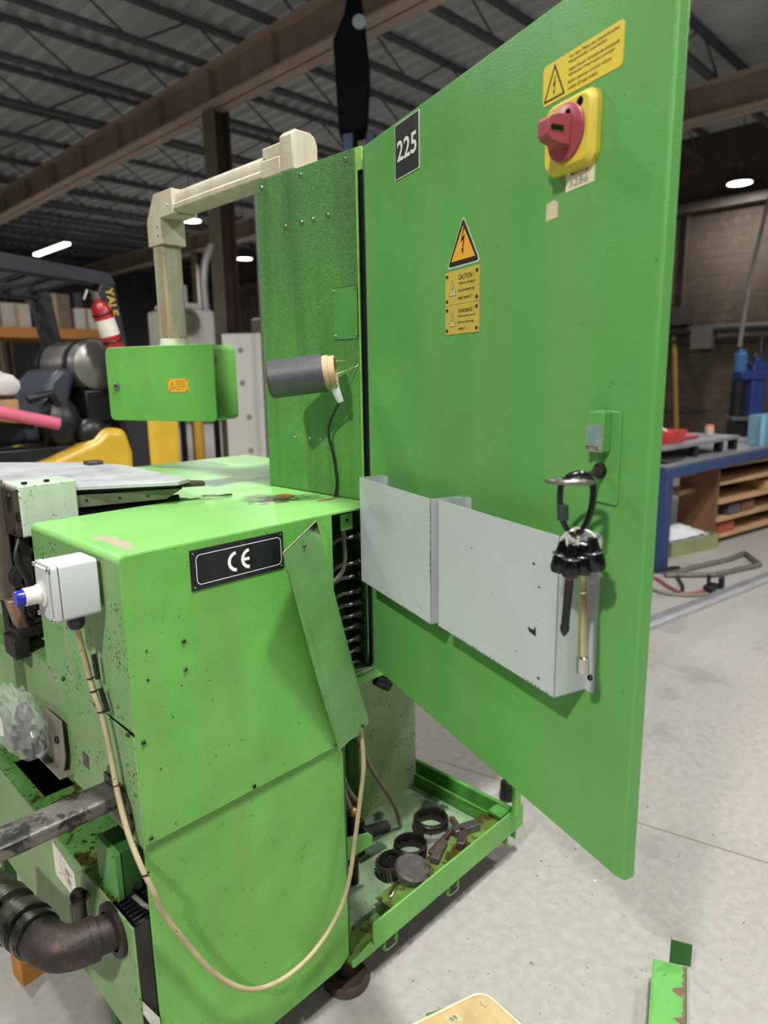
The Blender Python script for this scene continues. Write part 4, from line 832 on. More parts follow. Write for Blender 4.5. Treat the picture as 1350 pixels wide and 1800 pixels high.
b.add([V3((1.513, .515, .07)), V3((1.536, .472, .07)), V3((1.536, .472, .132)), V3((1.513, .515, .136)), V3((1.516, .517, .07)), V3((1.539, .474, .07)), V3((1.539, .474, .132)), V3((1.516, .517, .136))], [(0, 1, 2, 3), (7, 6, 5, 4), (0, 4, 5, 1), (1, 5, 6, 2), (2, 6, 7, 3), (3, 7, 4, 0)]); b.build('flange', GDARK, t)  # flange in darker green, standing in for shade on its unlit side
b = MB(); slab(b, [na, fa, fa+dz, na+dz], (fa-na).cross(V3((0, 0, 1))), .003); b.build('flange', CH, t)
b = MB(); e = (nb-fb); u = (fa-fb).normalized()
pts = [fb]
for i in range(25):
    k = i/24; wv = .006+.006*mnoise.noise(V3((i*.9, 2, 5)))+(.022 if i in (7, 8, 15) else 0); pts.append(fb+e*k+u*max(.003, wv))
pts.append(nb); b.add([p+V3((0, 0, .0006)) for p in pts], [tuple(range(len(pts)))]); b.build('bare_edge', RUST, t)
bd = thing('tan_board', (1.05, .80, 0), 'tan board with rounded corner and pale edging at the bottom of the picture', 'board')
c0 = V3((1.167, .832, 0)); ea = V3((-.95, .33, 0)).normalized(); eb = V3((-.11, -1, 0)).normalized()
pA = c0+ea*.036; pB = c0+eb*.036
crn = [pA*(1-k)**2+c0*2*k*(1-k)+pB*k*k for k in [i/8 for i in range(9)]]
poly = [c0+eb*.42, c0+eb*.42+ea*.42, c0+ea*.42]+crn
Z0 = Fr((0, 0, 0), (1, 0, 0), (0, 1, 0), (0, 0, 1)); ctr = V3((.95, .72, 0))
ins = [p+(ctr-p).normalized()*.004 for p in poly]
b = MB(); b.prism([tuple(p[:2]) for p in ins], Z0, .004, .0215); b.build('panel', WOODT, bd)
b = MB(); b.prism([tuple(p[:2]) for p in poly], Z0, .004, .0200); b.stroke([tuple(p[:2]) for p in poly], Z0, .0225, .006); b.build('edge_band', mat('cream_edging', 'd3c9a4', .5, 0, .05), bd)
F = Fr((1.065, .852, 0), -ea, -eb, (0, 0, 1)); b = MB(); b.flat([(-.022, -.028), (.012, -.028), (.012, -.005), (-.022, -.005)], F, .0219, 0)
for k in range(7): b.flat([(-.018+.0034*k, -.021), (-.018+.0034*k+.0006+.0009*(k % 3), -.021), (-.018+.0034*k+.0006+.0009*(k % 3), -.009), (-.018+.0034*k, -.009)], F, .0221, 1)
b.text('17 804', F, -.018, -.0265, .003, .016, .0221, 1); b.build('barcode_sticker', [mat('old_sticker', 'b9b48c', .6, 0, .1, 60), INK], bd)
b = MB(); F = Fr((1.142, .808, 0), (1, .2, 0), (-.2, 1, 0), (0, 0, 1)); b.prism([(-.010, -.006), (.004, -.010), (.011, .002), (.002, .011), (-.008, .006)], F, .0215, .0235); b.build('glue_scrap', mat('scrap', 'a9a578', .6, 0, .3, 90), bd)
b = MB()
for x, y in ((1.14, .79), (.80, .90), (1.11, .45), (.78, .55)): b.cyl((x, y, 0), (x, y, .004), .012, seg=10)
b.build('feet', BLACK, bd)
t = tag(MB().prism([(0, 0), (.075, .02), (.16, -.10), (.06, -.14)], Fr((1.035, .905, 0), (.75, -.66, 0), (.66, .75, 0), (0, 0, 1)), 0.0, .003).build('green_scrap', mat('scrap_green', '3f7a3a', .5, 0, .2, 20, .2, 200, blotch=('5a4438', 25, .6)), org=(1.04, .9, 0)), 'rusty-cornered green metal scrap poking out from under the tan board', 'scrap')
t = thing('rubber_sleeve', (1.885, 1.262, 0), 'small black rubber sleeve standing on the floor behind the tray corner', 'sleeve')
MB().lathe([(.012, 0), (.026, 0), (.026, .06), (.022, .066), (.013, .066), (.012, .05)], (1.88, 1.25, 0), (.25, .1, 1), 18).build('tube', BLACK, t)
for x, y, r, lab in ((1.655, 1.58, .012, 'small dark nut on the floor right of the rear stand'), (1.72, .82, .005, 'tiny pale pebble on the floor beside the skid lip')):
    t = tag(MB().cyl((x, y, 0), (x, y, r*.9), r, seg=6 if r > .01 else 8).build('floor_nut' if r > .01 else 'floor_pebble', DARK if r > .01 else PAPER, org=(x, y, 0), bevel=.001), lab, 'debris')
b = MB()
for k in range(46):
    x = random.uniform(1.0, 2.3); y = random.uniform(.35, 1.0); s_ = random.uniform(.0008, .0026); a = random.uniform(0, 3.14)
    if .98 < x < 1.2 and y < .9: continue
    b.box(-s_*1.6, s_*1.6, -s_*.5, s_*.5, 0, s_*.6, 0, Matrix.Translation((x, y, .0002)) @ Matrix.Rotation(a, 4, 'Z'))
tag(b.build('floor_crumbs', mat('crumbs', '4b4a3e', .7, 0, .3, 60)), 'fine dark crumbs and chips scattered on the concrete floor', 'debris', None, 'stuff')

# ------------------------------------------------------------------ right background: bench, pallets, clutter
def rotz(o, ang, p): # turn a finished thing about a point on the floor
    R = Matrix.Translation(p) @ Matrix.Rotation(ang, 4, 'Z') @ Matrix.Translation(-V3(p)); o.matrix_world = R @ Matrix.Translation(o.location)
NAVY = mat('navy_paint', '2b4068', .45, .1, .15, 5); TOPG = mat('bench_top', '8e8f92', .45, .4, .12, 4)
BP = V3((5.05, 2.0, 0)); BA = math.radians(-5)
def bench(X, Y, Z=0): 
    v = Matrix.Rotation(BA, 3, 'Z') @ V3((X, Y, Z)); return V3((BP.x+v.x, BP.y+v.y, Z))
def bbox(b, u0, u1, v0, v1, z0, z1, mi=0): b.box(u0, u1, v0, v1, z0, z1, mi, Matrix.Translation(BP) @ Matrix.Rotation(BA, 4, 'Z'))
t = thing('work_bench', bench(1.2, .4), 'blue framed steel work bench with a raised grey plate at right', 'bench')
for u, v in ((0, 0), (0, .82), (2.5, 0), (2.5, .82)):
    b = MB(); bbox(b, u, u+.09, v, v+.09, 0, .72); bbox(b, u-.03, u+.12, v-.03, v+.12, 0, .015); b.build('leg', NAVY, t, bevel=.006)
b = MB(); bbox(b, 0, 2.6, 0, .07, .72, .80); bbox(b, 0, 2.6, .84, .91, .72, .80); bbox(b, 0, .07, .07, .84, .72, .80); bbox(b, 2.5, 2.6, .07, .84, .72, .80); bbox(b, 0.0, .06, .09, .84, .50, .57); b.build('frame', NAVY, t, bevel=.006)
b = MB(); bbox(b, .02, 2.6, .02, .9, .80, .825); b.build('bench_top', TOPG, t, bevel=.003)
b = MB(); bbox(b, .08, 1.42, .08, .9, .92, .95); b.build('raised_plate', TOPG, t, bevel=.003)
for u in (.62, 1.08, 1.36):
    b = MB(); bbox(b, u, u+.06, .10, .16, .826, .919); b.build('riser', BLACK, t, bevel=.003)
def bench_box(name, u0, u1, v0, v1, z0, z1, m_, lab, cat, open_=False, k=.86):
    c = bench((u0+u1)/2, (v0+v1)/2, z0); t = thing(name, c, lab, cat)
    F = Fr(bench((u0+u1)/2, (v0+v1)/2, 0), bench(1, 0)-bench(0, 0), bench(0, 1)-bench(0, 0), (0, 0, 1)); hu = (u1-u0)/2; hv_ = (v1-v0)/2
    b = MB(); P0 = [(-hu*k, -hv_*k), (hu*k, -hv_*k), (hu*k, hv_*k), (-hu*k, hv_*k)]; P1 = [(x/k, y/k) for x, y in P0]
    n = 4; a = [F.p(u, v, z0) for u, v in P0]; c_ = [F.p(u, v, z1) for u, v in P1]
    b.add(a+c_, [(3, 2, 1, 0)]+[(i, (i+1) % n, n+(i+1) % n, n+i) for i in range(n)])
    if open_:
        ii = [F.p(u*.9, v*.9, z1) for u, v in P1]; jj = [F.p(u*.9, v*.9, z0+.01) for u, v in P0]
        b.add(c_+ii+jj, [(i, (i+1) % n, n+(i+1) % n, n+i) for i in range(n)]+[(n+i, n+(i+1) % n, 2*n+(i+1) % n, 2*n+i) for i in range(n)]+[(8, 9, 10, 11)])
    else: b.add(c_, [(0, 1, 2, 3)])
    b.build('body', m_, t, bevel=.006); return t, F
REDB = mat('red_bin_plastic', 'c03a38', .4, 0, .1, 8)
t, F = bench_box('red_bin', .26, .56, .14, .48, .951, 1.05, REDB, 'open red plastic bin on the raised bench plate', 'bin', True)
for k, (u, v, r, c_) in enumerate(((-.05, .05, .05, 'b8a7ac'), (.05, .0, .045, 'd8c8c6'), (-.06, -.06, .04, '8a4a55'))):
    tag(MB().ball(F.p(u, v, 1.03), r, r*.9, r*.7, 10, 0, .3).build('rag', mat('rag_%d' % k, c_, .8, 0, .2, 20), org=F.p(u, v, 1.02)), ('grey pink rag in the red bin', 'white crumpled rag on top of the red bin', 'dark red rag at the near side of the red bin')[k], 'rag', 'rags in the red bin')
t, F = bench_box('red_tray', .58, .95, .22, .40, .951, .975, REDB, 'flat red tray beside the red bin on the bench', 'tray', True)
t = tag(MB().ball(bench(.70, .62, 1.04), .10, .10, .07, 12, 0, .3).build('grey_cloth', mat('grey_cloth', '9a999a', .8, 0, .1), org=bench(.70, .62, .95)), 'crumpled grey cloth behind the red bin', 'cloth')
t = thing('small_can', bench(1.30, .3, .95), 'small can with orange lid at the end of the raised bench plate', 'can')
q = bench(1.30, .3, .95); b = MB(); b.lathe([(.035, 0), (.037, .01), (.037, .07), (.033, .075), (0, .075)], q, (0, 0, 1), 16); b.build('body', mat('can_cream', 'c2ab98', .4), t); b = MB(); b.lathe([(.034, .074), (.034, .09), (0, .092)], q, (0, 0, 1), 16); b.build('lid', mat('can_orange', 'd8694f', .4), t)
t = thing('tilted_sheet', bench(.3, .45, .825), 'grey angled steel offcuts lying on the lower bench top', 'offcut')
b = MB(); slab(b, [bench(.04, .04, .85), bench(.46, .10, .837), bench(.46, .34, .837), bench(.04, .36, .90)], (0, 0, 1), .008); b.build('sheet', STEEL, t)
t, F = bench_box('blue_case', 1.86, 2.3, .05, .20, .827, 1.10, mat('case_teal', '6d8f9e', .5, 0, .1, 6), 'pale blue upright case standing at the right end of the bench', 'case', False, .97)
b = MB(); b.prism([(-.242, -.077), (-.21, -.077), (-.21, -.05), (-.242, -.05)], F, .826, 1.106); b.build('blue_corner', mat('light_blue_edge', '79b7d4', .5), t)
t = thing('squeeze_bottle', bench(.82, .2, .8265), 'small olive bottle on the lower bench top', 'bottle'); q = bench(.82, .2, .8265); b = MB(); b.lathe([(.025, 0), (.027, .01), (.027, .07), (.012, .085), (.012, .105), (0, .106)], q, (0, 0, 1), 12); b.build('body', mat('olive_bottle', '8a8f4a', .4), t)
# pallet-wood shelf under the bench
WB = mat('brown_plywood', '7d5a40', .6, 0, .2, 3, .1, 60, streak=('9a6a44', 6, .6)); WL = mat('pale_wood', 'b08c66', .7, 0, .2, 6)
t = thing('wooden_shelf', (6.7, 1.9, 0), 'brown plywood shelf unit with rough board shelves under the blue bench', 'shelf')
R0 = (6.22, 1.86)
Sx = V3((.985, -.17, 0)); Sy = V3((.17, .985, 0)); SF = Fr((6.20, 2.02, 0), Sx, Sy, (0, 0, 1))
b = MB(); b.prism([(0, 0), (.03, 0), (.03, .36), (0, .36)], SF, .02, .70); b.build('side_panel', WB, t, bevel=.003)
b = MB(); b.prism([(1.5, 0), (1.53, 0), (1.53, .36), (1.5, .36)], SF, .02, .70); b.build('side_panel', WB, t, bevel=.003)
for k, z in enumerate((.05, .20, .36, .53, .68)):
    b = MB(); b.prism([(-.0 if k < 9 else 0, -.02), (1.53, -.02), (1.53, .36), (.03, .36)], SF, z, z+.025); b.build('shelf_board', WL, t, bevel=.002)
for z in (.46, .62):
    b = MB(); b.prism([(-.26, .20), (0, .20), (0, .36), (-.22, .36)], SF, z-.02, z+.025); b.build('board_end', WL, t, bevel=.002)
b = MB(); b.prism([(.05, .33), (1.5, .33), (1.5, .35), (.05, .35)], SF, .05, .68); b.build('back', DARK, t)
rr = [('9a4a3a', .10, .28), ('6a4a3a', .5, .22), ('b08a5a', .9, .3), ('4a4a4c', .26, .2)]
for k, (c_, u, s_) in enumerate(rr):
    z = (.077, .227, .387, .227)[k]
    tag(MB().prism([(u, .02), (u+s_, .02), (u+s_, .3), (u, .3)], SF, z, z+.09).build('parts_box', mat('pb%d' % k, c_, .6, 0, .2, 8), org=SF.p(u, .1, z), bevel=.005), ('brick red parts box on the lowest shelf under the bench', 'brown parts box on the second shelf under the bench', 'tan parts box on the third shelf under the bench', 'grey parts box at left of the second shelf under the bench')[k], 'box', 'boxes on the wooden shelf')
t = thing('tool_tray', (5.9, 2.0, 0), 'olive green steel tool tray on the floor in front of the wooden shelf', 'tray')
TFr = Fr((5.50, 2.12, 0), (.96, -.28, 0), (.28, .96, 0), (0, 0, 1)); OLV = mat('olive_tray', '8b9165', .55, .1, .15, 6)
b = MB(); b.prism([(0, 0), (.62, 0), (.62, .3), (0, .3)], TFr, 0, .015); 
for u0, u1, v0, v1 in ((0, .62, 0, .012), (0, .62, .288, .3), (0, .012, 0, .3), (.608, .62, 0, .3)): b.prism([(u0, v0), (u1, v0), (u1, v1), (u0, v1)], TFr, .015, .13)
b.build('tray', OLV, t)
b = MB(); b.tube([TFr.p(.0, .15, .1), TFr.p(-.04, .15, .12), TFr.p(-.04, .05, .12), TFr.p(0, .05, .1)], .008, 6); b.build('handle', BLACK, t)
t = thing('parts_bag', TFr.p(.25, .15, .13), 'white bag with a green print lying on the olive tool tray', 'bag')
b = MB(); vs = []
for j in range(7):
    for i in range(11):
        u = -.05+.055*i; v = .0+.045*j; hgt = .15+.09*math.sin(math.pi*i/10)*math.sin(math.pi*j/6)**.6+.02*mnoise.noise(V3((i*.7, j*.9, 1))); vs.append(TFr.p(u, v, hgt))
b.add(vs, [(j*11+i, j*11+i+1, j*11+i+12, j*11+i+11) for j in range(6) for i in range(10)])
for k, f in enumerate(b.f):
    if 1 <= k % 10 <= 5 and 3 <= k//10 <= 4: b.m[k] = 1
vs2 = [v-V3((0, 0, .02)) for v in vs]; b.add([TFr.p(-.05, 0, .131), TFr.p(.5, 0, .131), TFr.p(.5, .27, .131), TFr.p(-.05, .27, .131)], [(0, 1, 2, 3)])
b.build('sack', [mat('bag_white', 'c9cacc', .5, 0, .1, 20), mat('bag_green', '5aa860', .5)], t)
t = thing('floor_frame', (5.3, 1.78, 0), 'thin dark steel frame lying on the floor in front of the tool tray', 'frame')
b = MB(); pts = [(4.95, 1.93), (5.25, 1.86), (5.75, 1.72), (6.0, 1.70), (5.7, 1.50), (5.2, 1.66)]
for i in range(len(pts)): b.tube([(*pts[i], .02), (*pts[(i+1) % len(pts)], .02)], .02, 6)
b.build('rails', mat('dull_steel', '6d6862', .5, .4, .2, 10), t)
hcol = mat('red_hose', '8a4f4c', .5, 0, .2, 8)
for k, (pts, m_, lab) in enumerate((([(4.72, 2.12, .012), (4.85, 1.98, .012), (4.70, 1.80, .012), (4.62, 1.66, .012), (4.76, 1.60, .012), (4.86, 1.58, .02)], hcol, 'dull red air hose coiled loosely on the floor by the bench leg'),
                     ([(4.9, 2.08, .012), (5.1, 1.98, .03), (5.22, 1.93, .012), (5.0, 1.86, .012), (4.78, 1.74, .012), (4.66, 1.70, .012)], BCABLE, 'black cable lying on the floor by the bench leg'),
                     ([(4.62, 1.95, .012), (4.55, 1.80, .012), (4.60, 1.64, .012), (4.72, 1.55, .012)], GCABLE, 'grey cable on the floor nearest the open door'))):
    tag(MB().tube(spline(pts, 6), .013, 8).build('floor_hose', m_, org=(pts[0][0], pts[0][1], 0)), lab, 'hose', 'hoses on the floor')
t = thing('air_tool', (4.84, 1.585, 0), 'small black air tool standing at the end of the red hose', 'tool')
b = MB(); b.box(4.77, 4.90, 1.54, 1.60, 0, .05); b.cyl((4.79, 1.57, .05), (4.79, 1.57, .13), .014, seg=8); b.box(4.92, 4.97, 1.52, 1.55, 0, .085); b.build('body', BLACK, t, bevel=.006)
for k, (y0, y1) in enumerate(((0, .045), (.055, .10))):
    F = Fr((3.80, 1.598-.03, 0), V3((1.58, -.257, 0)), V3((.257, 1.58, 0)), (0, 0, 1))
    tag(MB().prism([(0, y0), (3.4, y0), (3.4, y1), (0, y1)], F, 0, .03).build('steel_profile', [mat('bright_profile', 'a6a6a8', .4, .2, .1, 6), mat('dull_profile', '808083', .45, .2, .15, 6)][k], org=F.p(0, y0, 0), bevel=.004), ('bright steel profile lying on the floor, nearer of two', 'dull steel profile lying on the floor behind the bright one')[k], 'profile', 'steel profiles on the floor')
# blue machine, ladder, hose
BLUEM = mat('blue_machine_paint', '2a3f86', .4, 0, .15, 4)
t = thing('blue_machine', (10.97, 3.29, 0), 'tall blue drill-like machine standing before the tan block wall', 'machine')
bx0 = V3((10.97, 3.29, 0)); F = Fr(bx0, (.70, -.71, 0), (.71, .70, 0), (0, 0, 1))
def fb(b, u0, u1, v0, v1, z0, z1, mi=0): b.prism([(u0, v0), (u1, v0), (u1, v1), (u0, v1)], F, z0, z1, mi)
b = MB(); fb(b, -.28, .34, -.2, .3, 0, .35); b.build('base', BLACK, t, bevel=.02)
b = MB(); fb(b, .04, .26, -.05, .2, .35, 1.62); b.build('column', BLUEM, t, bevel=.03)
b = MB(); fb(b, -.14, .26, -.10, .2, 1.36, 1.50); fb(b, .10, .22, 0, .15, 1.5, 1.72); b.build('head', BLUEM, t, bevel=.03)
b = MB(); b.cyl(F.p(-.12, 0, 1.48), F.p(-.12, 0, 1.72), .09, seg=14); b.ball(F.p(-.12, 0, 1.72), .085); b.build('motor', mat('blue_glint', '5f86c8', .2, .2, .05), t)  # motor lighter than the machine blue, a glint put into its colour
b = MB(); fb(b, -.26, .02, -.2, .15, .78, .84); b.build('table', STEEL, t, bevel=.01)
b = MB(); b.cyl(F.p(-.12, 0, .84), F.p(-.12, 0, 1.36), .10, seg=12); fb(b, -.2, -.02, -.1, .1, .35, .78); b.build('spindle', BLACK, t)
b = MB(); b.cyl(F.p(.2, .08, 1.75), F.p(.2, .08, 2.0), .05, .02, seg=10); b.build('cap', BLACK, t)
t = thing('leaning_pole', (16.4, 6.4, 0), 'yellow pole leaning against the tan block wall', 'pole'); MB().cyl((16.2, 6.28, 0), (16.72, 6.7, 2.35), .055, seg=10).build('pole', mat('dull_yellow', 'a8893c', .6, 0, .1), t)
t = thing('air_drop_hose', (9.0, 2.888, 1.9), 'thin grey air hose dropping from the roof to the blue machine', 'hose'); MB().tube([(13.2, 3.75, 6.6), (13.2, 3.75, 5.0), (11.6, 3.44, 3.7), (10.92, 3.36, 2.75), (10.86, 3.40, 1.84)], .03, 8).build('hose', mat('pale_grey_hose', '8f8a86', .5), t)

# ------------------------------------------------------------------ left background: forklift
fk = thing('forklift', (1.9, 4.3, 0), 'yellow and black gas forklift with an overhead guard parked behind the machine', 'forklift')
FKB = mat('forklift_black', '24272d', .45, .1, .2, 5); FKY = mat('forklift_yellow', 'd0ab34', .35, 0, .12, 4, coat=.2)
SEATM = mat('seat_vinyl', '3a3f4a', .45, 0, .15, 10)
Y0, Y1 = 3.85, 4.88
def leg(y0, y1):
    F = Fr((0, y0, 0), (1, 0, 0), (0, 0, 1), (0, -1, 0)); b = MB()
    b.prism([(1.80, .5), (1.93, .5), (1.93, 1.28), (1.84, 1.72), (1.80, 2.03), (1.72, 2.05), (1.69, 1.98), (1.76, 1.55), (1.80, 1.2)], F, -(y1-y0), 0); return b
lg = leg(Y0, Y0+.1).build('guard_leg', FKB, fk, bevel=.01); leg(Y1-.1, Y1).build('guard_leg', FKB, fk, bevel=.01)
F = Fr((0, Y0-.002, 0), (.25, 0, -1), (1, 0, .25), (0, -1, 0))
b = MB(); b.text('YALE', Fr((1.735, Y0-.002, 2.015), (.16, 0, -1), (1, 0, .16), (0, -1, 0)), 0, 0, .045, .15, .001); b.build('lettering', mat('decal_yellow', 'c9a93c', .5, 0, 0), lg)
for y0, y1 in ((Y0, Y0+.09), (Y1-.09, Y1)):
    b = MB(); F = Fr((0, y0, 0), (1, 0, 0), (0, 0, 1), (0, -1, 0)); b.prism([(1.81, 2.03), (1.78, 2.10), (1.2, 2.155), (.2, 2.17), (.2, 2.09), (1.2, 2.07), (1.72, 2.03)], F, -(y1-y0), 0); b.build('roof_rail', FKB, fk, bevel=.008)
for k in range(9):
    x = .35+.165*k; b = MB(); b.box(x, x+.045, Y0+.09, Y1-.09, 2.07, 2.11); b.build('roof_bar', FKB, fk, bevel=.006)
for x in (.22,):
    for y in (Y0+.04, Y1-.04): b = MB(); b.tube([(x, y, 2.12), (x-.35, y, 1.0), (x-.4, y, .5)], .04, 8); b.build('guard_leg', FKB, fk)
b = MB(); F = Fr((0, Y0-.02, 0), (1, 0, 0), (0, 0, 1), (0, -1, 0))
b.prism([(1.915, .35), (2.08, .36), (2.12, .7), (2.12, 1.33), (2.10, 1.36), (1.915, 1.36)], F, -1.07, 0); b.build('counterweight', FKY, fk, bevel=.05, seg=3)
b = MB(); b.prism([(.3, .45), (1.80, .45), (1.815, 1.10), (1.78, 1.24), (1.66, 1.25), (1.60, 1.19), (1.35, 1.10), (1.05, 1.02), (.9, .8), (.3, .75)], F, -1.07, 0); b.build('hood', FKY, fk, bevel=.04, seg=3)
b = MB(); b.box(1.50, 1.80, 4.05, 4.70, 1.20, 1.30); b.box(1.35, 1.75, 3.92, 4.8, 1.05, 1.12); b.build('engine_cover', FKB, fk, bevel=.02)
b = MB(); Fs = Fr((0, 4.06, 0), (1, 0, 0), (0, 0, 1), (0, -1, 0)); b.prism([(1.05, 1.16), (1.46, 1.18), (1.52, 1.25), (1.62, 1.56), (1.54, 1.60), (1.46, 1.52), (1.38, 1.30), (1.05, 1.28)], Fs, -.52, 0); b.build('seat', SEATM, fk, bevel=.035, seg=3)
b = MB(); b.ball((1.48, 4.0, 1.27), .12, .09, .16, 14, 0, .2); b.ball((1.62, 3.93, 1.22), .09, .06, .09, 14); b.box(1.05, 1.62, 3.92, 4.02, 1.08, 1.16); b.box(.95, 1.45, 3.86, 3.95, .98, 1.06); b.tube([(1.5, 3.98, 1.3), (1.42, 3.95, 1.45), (1.3, 3.95, 1.42)], .025, 8); b.build('armrest_console', BLACK, fk, bevel=.02)
b = MB(); b.lathe([(0, 0), (.08, .012), (.14, .05), (.155, .1), (.155, .62), (.14, .67), (.08, .71), (0, .72)], (1.745, 4.0, 1.60), (0, 1, 0), 24); o = b.build('gas_bottle', mat('gas_bottle_alu', '8e8b86', .35, .6, .1, 5), fk)
for y in (4.12, 4.55): MB().lathe([(.158, 0), (.164, 0), (.164, .05), (.158, .05), (.158, 0)], (1.745, y, 1.60), (0, 1, 0), 24).build('strap', BLACK, o)
b = MB(); b.box(1.64, 1.86, 4.02, 4.70, 1.28, 1.46); b.build('bottle_cradle', BLACK, fk, bevel=.01)
t = thing('fire_extinguisher', (1.70, 3.80, 1.70), 'red fire extinguisher strapped along the forklift guard leg', 'fire extinguisher')
a0 = V3((1.745, 3.79, 1.66)); a1 = V3((1.66, 3.79, 1.95)); ax = (a1-a0).normalized(); b = MB(); b.lathe([(0, 0), (.045, .004), (.052, .02), (.052, .24), (.038, .275), (.018, .285), (.018, .30), (0, .30)], a0, ax, 18); b.build('cylinder', mat('extinguisher_red', 'a81f2a', .3, 0, .05, coat=.3), t)
q = a0+ax*.10; b = MB(); b.lathe([(.0525, 0), (.0528, .0), (.0528, .09), (.0525, .09)], q, ax, 18); b.build('label', PAPER, t)
b = MB(); q = a0+ax*.30; b.cyl(q, q+ax*.035, .02, seg=10); b.tube([q+ax*.03, q+ax*.03+V3((-.05, -.02, .01)), q+ax*.0+V3((-.08, -.02, -.01))], .008, 6); b.build('valve', STEEL, t)
b = MB(); 
for k in (.07, .22): b.torus(a0+ax*k, ax, .054, .006, 18, 6)
b.build('clamp', BLACK, t)
t = tag(MB().ball((1.15, 3.98, 1.502), .13, .10, .075, 14, 0, .3).build('white_sack', mat('sack_white', 'd2d0cc', .7, 0, .05), org=(1.15, 3.96, 1.42)), 'crumpled white sack on top of the box at far left', 'sack')
t = thing('parts_carton', (1.12, 3.96, 1.16), 'cardboard carton with a blue printed side left of the forklift seat', 'box'); b = MB(); b.box(.9, 1.24, 3.9, 4.05, 1.30, 1.425); b.build('carton', mat('cardboard', 'a8875c', .7, 0, .1), t, bevel=.004); b = MB(); b.box(.95, 1.15, 3.898, 3.9, 1.36, 1.41); b.build('blue_print', mat('print_blue', '3b4aa8', .5), t)
b = MB(); b.box(.8, 1.3, 3.88, 4.06, 1.27, 1.30); b.build('tray_board', BLACK, t)
t = tag(MB().tube([(.75, 3.81, 1.40), (1.12, 3.81, 1.365), (1.40, 3.82, 1.29)], .034, 10).build('pink_roll', mat('pink_plastic', 'd0637c', .5, 0, .08), org=(1.1, 3.83, 1.34)), 'pink plastic roll lying beside the forklift seat', 'roll')
# ------------------------------------------------------------------ pallet rack and stores far left
rk = thing('pallet_rack', (3.4, 9.6, 0), 'grey pallet rack with an orange beam behind the forklift', 'rack')
ORB = mat('orange_beam', 'c08542', .5, 0, .1, 4); RKM = mat('rack_grey', '5d5f63', .6, .2, .1)
for x in (1.5, 4.2):
    for y in (9.4, 10.3): b = MB(); b.box(x, x+.09, y, y+.07, 0, 2.75); b.build('upright', RKM, rk)
for z in (2.05, 1.0):
    for y in (9.36, 10.3): b = MB(); b.box(1.59, 4.2, y, y+.05, z, z+.13); b.build('beam', ORB, rk, bevel=.005)
    b = MB(); b.box(1.59, 4.2, 9.41, 10.3, z+.09, z+.125); b.build('deck', WL, rk)
sto = [(1.75, .5, .45, 'c9c4b8', 'box', 'whitish carton at the left end of the upper orange rack level'), (2.4, .42, .55, '6a5d52', 'crate', 'dark crate on the orange rack level'), (2.95, .34, .30, 'b9b4aa', 'box', 'pale grey box on the orange rack level'), (3.4, .40, .45, '7a6a58', 'box', 'brown box on the orange rack level'), (3.85, .3, .28, 'd6d2c8', 'box', 'small white box at the right end of the orange rack level')]
for k, (x, wd, h, c_, nm, lab) in enumerate(sto):
    t = thing('stored_'+nm, (x+wd/2, 9.7, 2.18), lab, nm, 'stores on the rack'); b = MB(); b.box(x, x+wd, 9.5, 9.95, 2.178, 2.178+h); b.build('carton', mat('store%d' % k, c_, .7, 0, .15, 6), t, bevel=.01)
    b = MB(); b.box(x+wd*.42, x+wd*.58, 9.498, 9.95, 2.178, 2.18+h); b.build('tape', mat('tape_tan', 'a89470', .5), t)
for k, (x, y, r, h, c_, lab) in enumerate(((2.2, 8.85, .35, 1.3, '5a5d5a', 'dark steel drum on the floor left under the rack'), (3.1, 8.9, .30, 1.5, '8d8a84', 'grey steel drum on the floor under the orange beam'), (3.9, 8.9, .33, 1.2, '75604a', 'brown drum on the floor right under the orange beam'))):
    t = thing('drum', (x, y, 0), lab, 'drum', 'drums under the rack'); b = MB(); b.lathe([(0, 0), (r, 0), (r, h*.33), (r+.012, h*.34), (r, h*.35), (r, h*.66), (r+.012, h*.67), (r, h*.68), (r, h), (r-.02, h), (r-.02, h-.015), (0, h-.015)], (x, y, 0), (0, 0, 1), 24); b.build('shell', mat('drum%d' % k, c_, .5, .3, .15, 3), t)
# concrete barrier, bollards, white unit, conduit pole, pallets of blocks, mast
CONC = mat('cast_concrete', 'e2ded6', .75, 0, .06, 2, .2, 40)
cw = thing('concrete_barrier', (5.5, 6.2, 0), 'pale cast concrete wall panel with tie holes behind the cabinet', 'wall panel')
F = Fr((4.55, 7.10, 0), (.60, -.80, 0), (0, 0, 1), (-.80, -.60, 0))
b = MB(); b.prism([(0, 0), (2.6, 0), (2.6, 2.02), (0, 2.02)], F, -.25, 0)
for u in (.22, .75, 1.28):
    for v in (1.83, 1.45, 1.05, .65): b.cyl(F.p(u+.06*(v < 1.3), v, .0), F.p(u+.06*(v < 1.3), v, .002), .035, seg=12, mi=1)
b.build('panel', [CONC, mat('tie_hole', '9a948c', .8)], cw, bevel=.01)
for k, (x, y, r, lab) in enumerate(((4.25, 7.25, .06, 'yellow bollard just left of the pale concrete panel'),)):
    t = thing('bollard', (x, y, 0), lab, 'bollard'); b = MB(); b.lathe([(r, 0), (r, 1.12), (r*.8, 1.16), (0, 1.18)], (x, y, 0), (0, 0, 1), 18); b.build('post', mat('bollard_yellow', 'c9982c', .5, 0, .1), t); b = MB(); b.box(x-.09, x+.09, y-.09, y+.09, 0, .012); b.build('foot_plate', DARK, t)
wu = thing('white_machine', (4.75, 8.0, 0), 'white machine housing with a grey exhaust pipe left of the steel column', 'machine')
WHM = mat('white_housing', 'dcd8d0', .5, 0, .06, 4)
b = MB(); b.box(4.45, 5.05, 8.0, 8.7, 1.62, 2.38); b.box(4.5, 4.92, 8.05, 8.6, 2.38, 2.46); b.build('housing', WHM, wu, bevel=.04)
